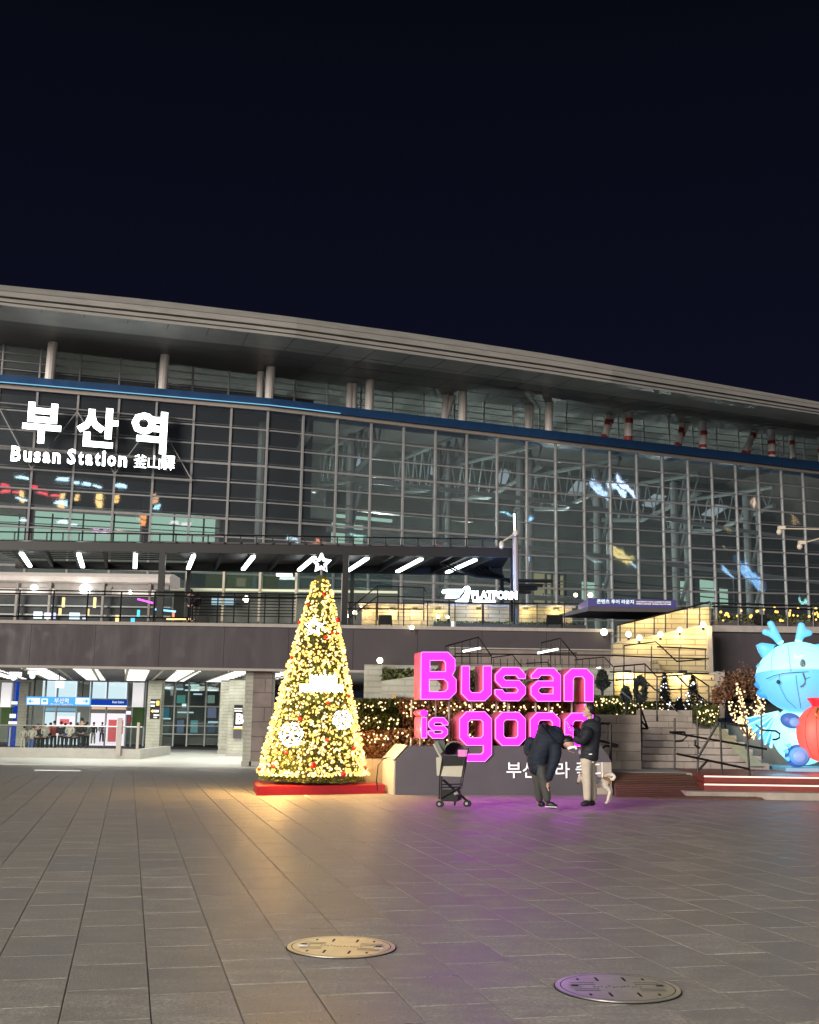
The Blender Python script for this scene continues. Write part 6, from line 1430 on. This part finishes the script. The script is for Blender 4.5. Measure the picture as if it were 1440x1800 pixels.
def head(name, fr, to, m_, sc):      # slice of the head ellipsoid between two polar angles, drooping towards the front
    mb = MB(); n = 40; rows = 14; c = Q(930, 620, 0); vs = []
    for j in range(rows + 1):
        for i in range(n):
            th = math.tau * i / n; droop = -.18 * math.cos(th + math.pi / 2)
            ph = fr(th) + (to(th) - fr(th)) * j / rows
            rx, ry, rz = 395 * px2m * sc, 300 * px2m * sc, 345 * px2m * sc
            bul = 1 + .06 * math.sin(ph) ** 6
            x, y, z = rx * math.sin(ph) * math.cos(th) * bul, ry * math.sin(ph) * math.sin(th) * bul, rz * math.cos(ph)
            vs.append(c + Vector((x, y, z)))
    mb.add(vs, [(j * n + i, j * n + (i + 1) % n, (j + 1) * n + (i + 1) % n, (j + 1) * n + i) for j in range(rows) for i in range(n)])
    return mb.build(name, m_, t, smooth=True)
line = lambda th: 1.48 + .10 * math.sin(th)
head('head_top', lambda th: 0.001, line, Db, 1.0); head('muzzle', line, lambda th: 3.14, Dm, 1.015)
cH = Q(930, 620, 0)
def onhead(x, y, out=.01, sc=1.02):
    p = Q(x, y, 0); rx, ry, rz = 395 * px2m * sc, 300 * px2m * sc, 345 * px2m * sc
    u, w_ = (p.x - cH.x) / rx, (p.z - cH.z) / rz; bul = 1 + .06 * (1 - min(1, w_ * w_)) ** 3; u /= bul
    v_ = math.sqrt(max(.01, 1 - u * u - w_ * w_)) * ry * bul
    f = (YD - v_ - out) / YD
    return Vector((p.x * f, YD - v_ - out, EYE.z + (p.z - EYE.z) * f))
def hl(name, pts, r, m_, out=.005): return MB().tube([onhead(x, y, out) for x, y in pts], r, 5).build(name, m_, t)
for x0, xs in ((700, (815, 830, 845)), (1, (980, 1020, 1060)), (2, (690, 655, 650))):
    hl('seam', [(xs[0], 300), (xs[1], 430), (xs[2], 560)], .005, Ds)
for xs in ((730, 730, 800, 900), (895, 905, 930, 945), (1085, 1090, 1100, 1095)): hl('seam', [(xs[0], 600), (xs[1], 700), (xs[2], 840), (xs[3], 930)], .005, Ds)
hl('mouth_edge', [(600, 640), (680, 605), (780, 582), (900, 572), (1020, 568), (1120, 572), (1200, 585)], .008, Ds, .012)
for x, y in ((965, 492), (1130, 500)):
    o = MB().ball(onhead(x, y, -.01), (.095 * .72, .03, .15 * .8), 14, 10).build('eye', mat('eyegrey', (.10, .13, .14), .4, emit=(.03, .06, .08), es=1), t, smooth=True)
    MB().ball(onhead(x + 10, y + 12, .03), (.025, .02, .035), 8, 6).build('highlight', M['cap'], o)
for x, y in ((722, 668),): MB().ball(onhead(x, y, -.0), (.05, .02, .05), 10, 8).build('valve', Ds, t)
hl('whisker', [(965, 578), (975, 610), (988, 645), (985, 680), (965, 705), (940, 715)], .02, mat('whisker', (.12, .16, .2), .6), .02)
hl('smile', [(1000, 634), (1030, 624), (1070, 608), (1125, 620)], .008, Ds, .012)
hl('brow', [(880, 410), (910, 425), (940, 420), (960, 410)], .018, E('brow', (.6, .9, .95), (.6, .95, 1), .9), .01)
def antler(s):
    b = (725, 280) if s < 0 else (925, 270)
    pts = [(742, 290), (700, 205), (630, 62)] if s < 0 else [(922, 280), (930, 190), (955, 75)]
    o = skin('antler', [Q(*p, -.05) for p in pts] + ([Q(560, 165, -.05)] if s < 0 else [Q(1062, 180, -.05)]), [(0, 1), (1, 2), (1, 3)], [.095, .09, .085, .08], Dm, t, sub=2)
    skin('antler_base', [Q(pts[0][0] + 5 * s * -1, pts[0][1] + 10, -.05), Q(pts[0][0] - (12 if s < 0 else -4), pts[0][1] - 45, -.05)], [(0, 1)], [.105, .10], Db, t, sub=2)
antler(-1); antler(1)
def ear(pts, m_, name, th=.18):
    c = sum((Q(*p) for p in pts), Vector()) / len(pts); mb = MB(); n = len(pts); fr_ = [Q(*p, -.02) for p in pts]
    vs = fr_ + [p + Vector((0, th, 0)) for p in fr_] + [c + Vector((0, -th * .8, 0)), c + Vector((0, th * 1.8, 0))]
    fs = []
    for i in range(n): fs += [(i, (i + 1) % n, 2 * n), ((i + 1) % n + n, i + n, 2 * n + 1), (i, i + n, (i + 1) % n + n, (i + 1) % n)]
    return mb.add(vs, fs).build(name, m_, t, smooth=True)
ear([(520, 300), (560, 280), (640, 290), (700, 300), (660, 350), (610, 420), (580, 425), (545, 370)], Dm, 'ear'); ear([(545, 318), (600, 305), (655, 315), (620, 360), (598, 400), (570, 370)], Dd, 'inner_ear', .12)
ear([(1070, 300), (1120, 290), (1200, 300), (1250, 300), (1220, 380), (1160, 400), (1100, 350)], Dm, 'ear')
for (x, y, a, b) in ((562, 512, 42, 40), (553, 618, 52, 45), (548, 690, 50, 45), (568, 778, 50, 50)):
    ear([(x + a, y - b), (x - a * .5, y - b * .7), (x - a, y), (x - a * .6, y + b * .6), (x, y + b), (x + a, y + b * 1.1)], Dd if y > 600 else Dm, 'crest_fin', .16)
# wing of ribbed panels
apex = (720, 960); tips = [(405, 1030), (420, 1095), (470, 1165), (530, 1235), (590, 1290), (645, 1315)]
for k in range(len(tips) - 1):
    a, b, c = Q(*apex, .5), Q(*tips[k], .55), Q(*tips[k + 1], .55); m2_ = (b + c) / 2 + (a - b) * .1
    MB().prism([a, b, m2_, c], (0, .1, 0)).build('wing_panel', Dm if k % 2 else Dd, t)
    MB().tube([a, b], .02, 6).build('wing_rib', Db, t)
MB().tube([Q(*apex, .5), Q(*tips[-1], .55), Q(650, 1310, .5)], .035, 6).build('wing_rib', Db, t)
ell('arm', 845, 1050, 100, 72, 70, Dn, -.62, rot=Matrix.Rotation(R_(12), 3, 'Y')); ell('paw_pad', 880, 1065, 48, 42, 25, Dp, -.93)
ell('foot', 910, 1400, 118, 104, 90, Dn, -.72, rot=Matrix.Rotation(R_(-20), 3, 'Y')); ell('foot_sole', 925, 1400, 92, 82, 40, E('balloon_foot', (.1, .3, .6), (.07, .24, .62), .55), -.98); ell('sole_pad', 925, 1405, 66, 58, 30, Dp, -1.11)
for x, y in ((800, 1300), (775, 1355), (790, 1430)): MB().tube([Q(x + 30, y, -.9), Q(x - 8, y - 8, -.95)], .06, 8, r2=.008).build('claw', Dm, t)
MB().box((Q(670, 1480).x, YD - .9, ZP + .001), (Q(1300, 1480).x, YD + 1.4, ZP + .08)).build('base_mat', mat('basemat', (.25, .5, .65), .6), t)
# red bag with gathered neck and gold cord
bag = thing('lucky_bag', 'glowing red inflatable lucky bag with gold cord held by the dragon', 'inflatable', Q(1120, 1400, -1.0))
MB().ball(Q(1140, 1175, -.85), (225 * px2m, 160 * px2m, 262 * px2m), 28, 18).build('bag', Dr, bag, smooth=True)
nk = MB(); prf = [(70, 935), (62, 920), (75, 890), (100, 850), (112, 830), (60, 824)]; rg = []
for r, y in prf: rg += [Q(1130, y, -.85) + Vector((math.cos(q * math.tau / 24) * r * px2m * (1 + .06 * math.cos(q * math.pi)), math.sin(q * math.tau / 24) * r * px2m, 0)) for q in range(24)]
nk.add(rg, [(j * 24 + i, j * 24 + (i + 1) % 24, (j + 1) * 24 + (i + 1) % 24, (j + 1) * 24 + i) for j in range(5) for i in range(24)] + [tuple(range(120, 144))])
nk.build('gathered_neck', E('neck_red', (.6, .02, .03), (.75, .01, .02), .7), bag, smooth=True)
MB().tube([Q(1130, 928, -.85) + Vector((math.cos(q * math.tau / 24) * 76 * px2m, math.sin(q * math.tau / 24) * 76 * px2m, 0)) for q in range(25)], .022, 6).build('cord', M['gold'], bag)
for s in (0, 1): MB().tube([Q(1112 + 10 * s, 930, -1.12), Q(1096 - 6 * s, 975, -1.18), Q(1100 + 10 * s, 1025, -1.2)], .025, 6).build('cord_end', M['gold'], bag)
hb = MB(); 
for xs in ((1010, 960, 1010), (1075, 1050, 1075), (1140, 1150, 1140)):
    pts = []
    for q in range(9):
        ph = .35 + q * .28; u = (xs[1] - 1140) / 225
        pts.append(Q(1140, 1175, -.85) + Vector((225 * px2m * math.sin(ph) * u, -160 * px2m * math.sin(ph) * math.sqrt(max(.02, 1 - u * u)) - .004, 262 * px2m * math.cos(ph))))
    hb.tube(pts, .006, 5)
hb.build('bag_seam', mat('bagseam', (.3, .02, .02), .7), bag)
lamp('dragon_glow', Q(800, 1380, -1.9), 14, (.25, .7, 1), .5); lamp('bag_glow', Q(1180, 1380, -1.9), 16, (1, .12, .08), .5)  # unseen lamps added to spread the glow of dragon and bag
# ------------------------------------------------------------------ town across the street, behind the camera (mirrored in the glass)
TB = []
for k, (x, wd, h, y) in enumerate(((-26, 13, 34, -63), (4, 14, 38, -61), (34, 13, 33, -60), (66, 15, 36, -64), (98, 14, 34, -60))):
    t = thing('town_building', ('low', 'tallest', 'squat', 'broad', 'far right')[k] + ' dark town building across the plaza behind the viewer', 'building', (x, y, -.6)); TB.append((x, t))
    MB().box((x - wd / 2 + .5, y - 14, -.6), (x + wd / 2 - .5, y, h)).build('walls', M['city'], t)
    wm_ = MB()
    for zf in range(4, int(h) - 2, 4):
        for q in range(int(wd / 3) - 1):
            if random.random() < .30: xx = x - wd / 2 + 2 + q * 3; wm_.box((xx, y + .01, zf), (xx + 1.6, y + .12, zf + 1.5))
    wm_.build('lit_windows', emis('town_window', (1, .85, .6), .45), t, kind='stuff')
def mirror(px, py, pc):        # where the glass front would show something seen at this point
    i = min(range(nn), key=lambda j: abs(mx_[j][0] - pc)); n = nrm(i); o = fp(i, 0)
    p = hit(px, py, o, n); d = (p - EYE).normalized(); r = d - n * (2 * d.dot(n)); return p + r * ((-56 - p.y) / r.y)
SG = [((0, 855), (57, 862), (1, .05, .1), 3.0), ((0, 864), (40, 870), (1, .1, .12), 2.5), ((98, 842), (125, 852), (.5, .8, 1), 4), ((128, 852), (182, 858), (.5, .8, 1), 4), ((203, 851), (228, 860), (.5, .8, 1), 3.5), ((64, 875), (88, 884), (.5, .8, 1), 3.5),
      ((105, 866), (112, 892), (1, .65, .25), 2.5), ((134, 864), (140, 880), (1, .65, .25), 2.5), ((172, 864), (180, 892), (1, .65, .25), 2.8), ((200, 868), (209, 886), (1, .6, .2), 2.5), ((266, 866), (278, 884), (1, .55, .3), 1.6), ((244, 902), (257, 926), (1, .35, .1), 2.2), ((270, 884), (286, 896), (.4, .75, 1), 3),
      ((498, 881), (512, 886), (1, .15, .4), 3), ((513, 882), (546, 887), (.15, .2, 1), 4), ((100, 916), (140, 924), (.75, .8, 1), 2.6), ((160, 929), (200, 937), (1, .35, .9), 2.4), ((205, 931), (230, 938), (1, .65, .5), 2), ((300, 912), (340, 924), (.9, .7, .8), 1.5),
      ((410, 941), (462, 953), (1, .12, .2), 2.0), ((470, 952), (550, 957), (.6, .85, 1), 2.6), ((560, 950), (582, 962), (1, .3, .15), 2.2), ((606, 936), (634, 946), (.4, .85, .85), 1.6), ((765, 958), (795, 968), (1, .15, .2), 1.8), ((820, 962), (845, 971), (1, .7, .4), 2),
      ((882, 902), (905, 907), (.35, .75, 1), 3.5), ((913, 904), (950, 911), (.25, .6, 1), 4.5), ((1038, 860), (1070, 866), (.45, .65, 1), 3.2), ((1070, 858), (1098, 864), (.5, .75, 1), 4), ((1086, 851), (1120, 860), (.5, .65, 1), 4.5), ((1014, 734), (1036, 752), (.4, .65, 1), 4), ((1040, 732), (1060, 748), (.45, .65, 1), 4), ((1068, 732), (1078, 745), (.4, .6, 1), 3.5),
      ((918, 968), (945, 990), (.45, .65, 1), 3), ((975, 984), (1000, 998), (.6, .9, .95), 2.4), ((1030, 978), (1056, 992), (.6, .9, .95), 2.4), ((1078, 976), (1112, 979), (1, .8, .3), 1.8), ((1106, 986), (1118, 998), (.45, .7, 1), 2.5), ((1270, 1000), (1290, 1010), (.35, .65, 1), 2.4), ((1296, 1004), (1338, 1018), (.25, .55, 1), 2), ((1405, 1055), (1420, 1064), (.4, 1, .95), 2.6), ((1276, 926), (1285, 936), (1, .75, .3), 3), ((1384, 908), (1393, 922), (1, .7, .35), 2.6), ((1272, 962), (1280, 968), (1, .8, .5), 2), ((554, 832), (562, 838), (1, .95, .8), 2), ((560, 862), (566, 866), (1, 1, 1), 3), ((1320, 882), (1328, 886), (1, .7, .5), 2)]
cl_names = {(1, 0): 'red'}
for k, (p0, p1, c, s) in enumerate(SG):
    pc = (p0[0] + p1[0]) / 2; a, b = mirror(p0[0], p0[1], pc), mirror(p1[0], p1[1], pc)
    x0, x1 = sorted((a.x, b.x)); z0, z1 = sorted((a.z, b.z))
    if x1 - x0 < .6: x1 = x0 + .6
    if z1 - z0 < .5: z1 = z0 + .5
    cnm = 'blue' if c[2] > .75 and c[0] < .7 else ('pink' if c[2] > .6 else ('red' if c[1] < .3 else 'amber'))
    t = min(TB, key=lambda q: abs(q[0] - (x0 + x1) / 2))[1]
    bk = MB().box((x0 - .1, -56.4, z0 - .1), (x1 + .1, -56.05, z1 + .1)).build('neon_sign', M['black'], t)
    mb = MB(); n_ = max(1, int((x1 - x0) / 1.6))      # broken into glowing characters
    for q in range(n_):
        xa = x0 + (x1 - x0) * q / n_; xb = x0 + (x1 - x0) * (q + .8) / n_; zz0 = z0 + (z1 - z0) * random.uniform(0, .25); zz1 = z1 - (z1 - z0) * random.uniform(0, .25); zm = (zz0 + zz1) / 2
        mb.box((xa, -56, zz0), (xb, -55.9, zm - .04 * (z1 - z0))); mb.box((xa + (xb - xa) * .15, -56, zm + .04 * (z1 - z0)), (xb, -55.9, zz1))
    mb.build('glowing_shapes', emis('neon_shape', c, s * 2.2), bk)
for k, (lx, ly) in enumerate(((-9, -3), (16, -5))):
    t = thing('floodlight_mast', ('tall plaza floodlight mast behind the viewer to the left', 'tall plaza floodlight mast behind the viewer to the right')[k], 'light mast', (lx, ly, 0))
    MB().tube([(lx, ly - 1.4, 0), (lx, ly - 1.4, 13)], .14, 10, r2=.08).build('mast', M['black'], t)
    MB().rbox((lx, ly - .9, 13.05), (.35, .6, .08)).build('lamp_head', M['black'], t)
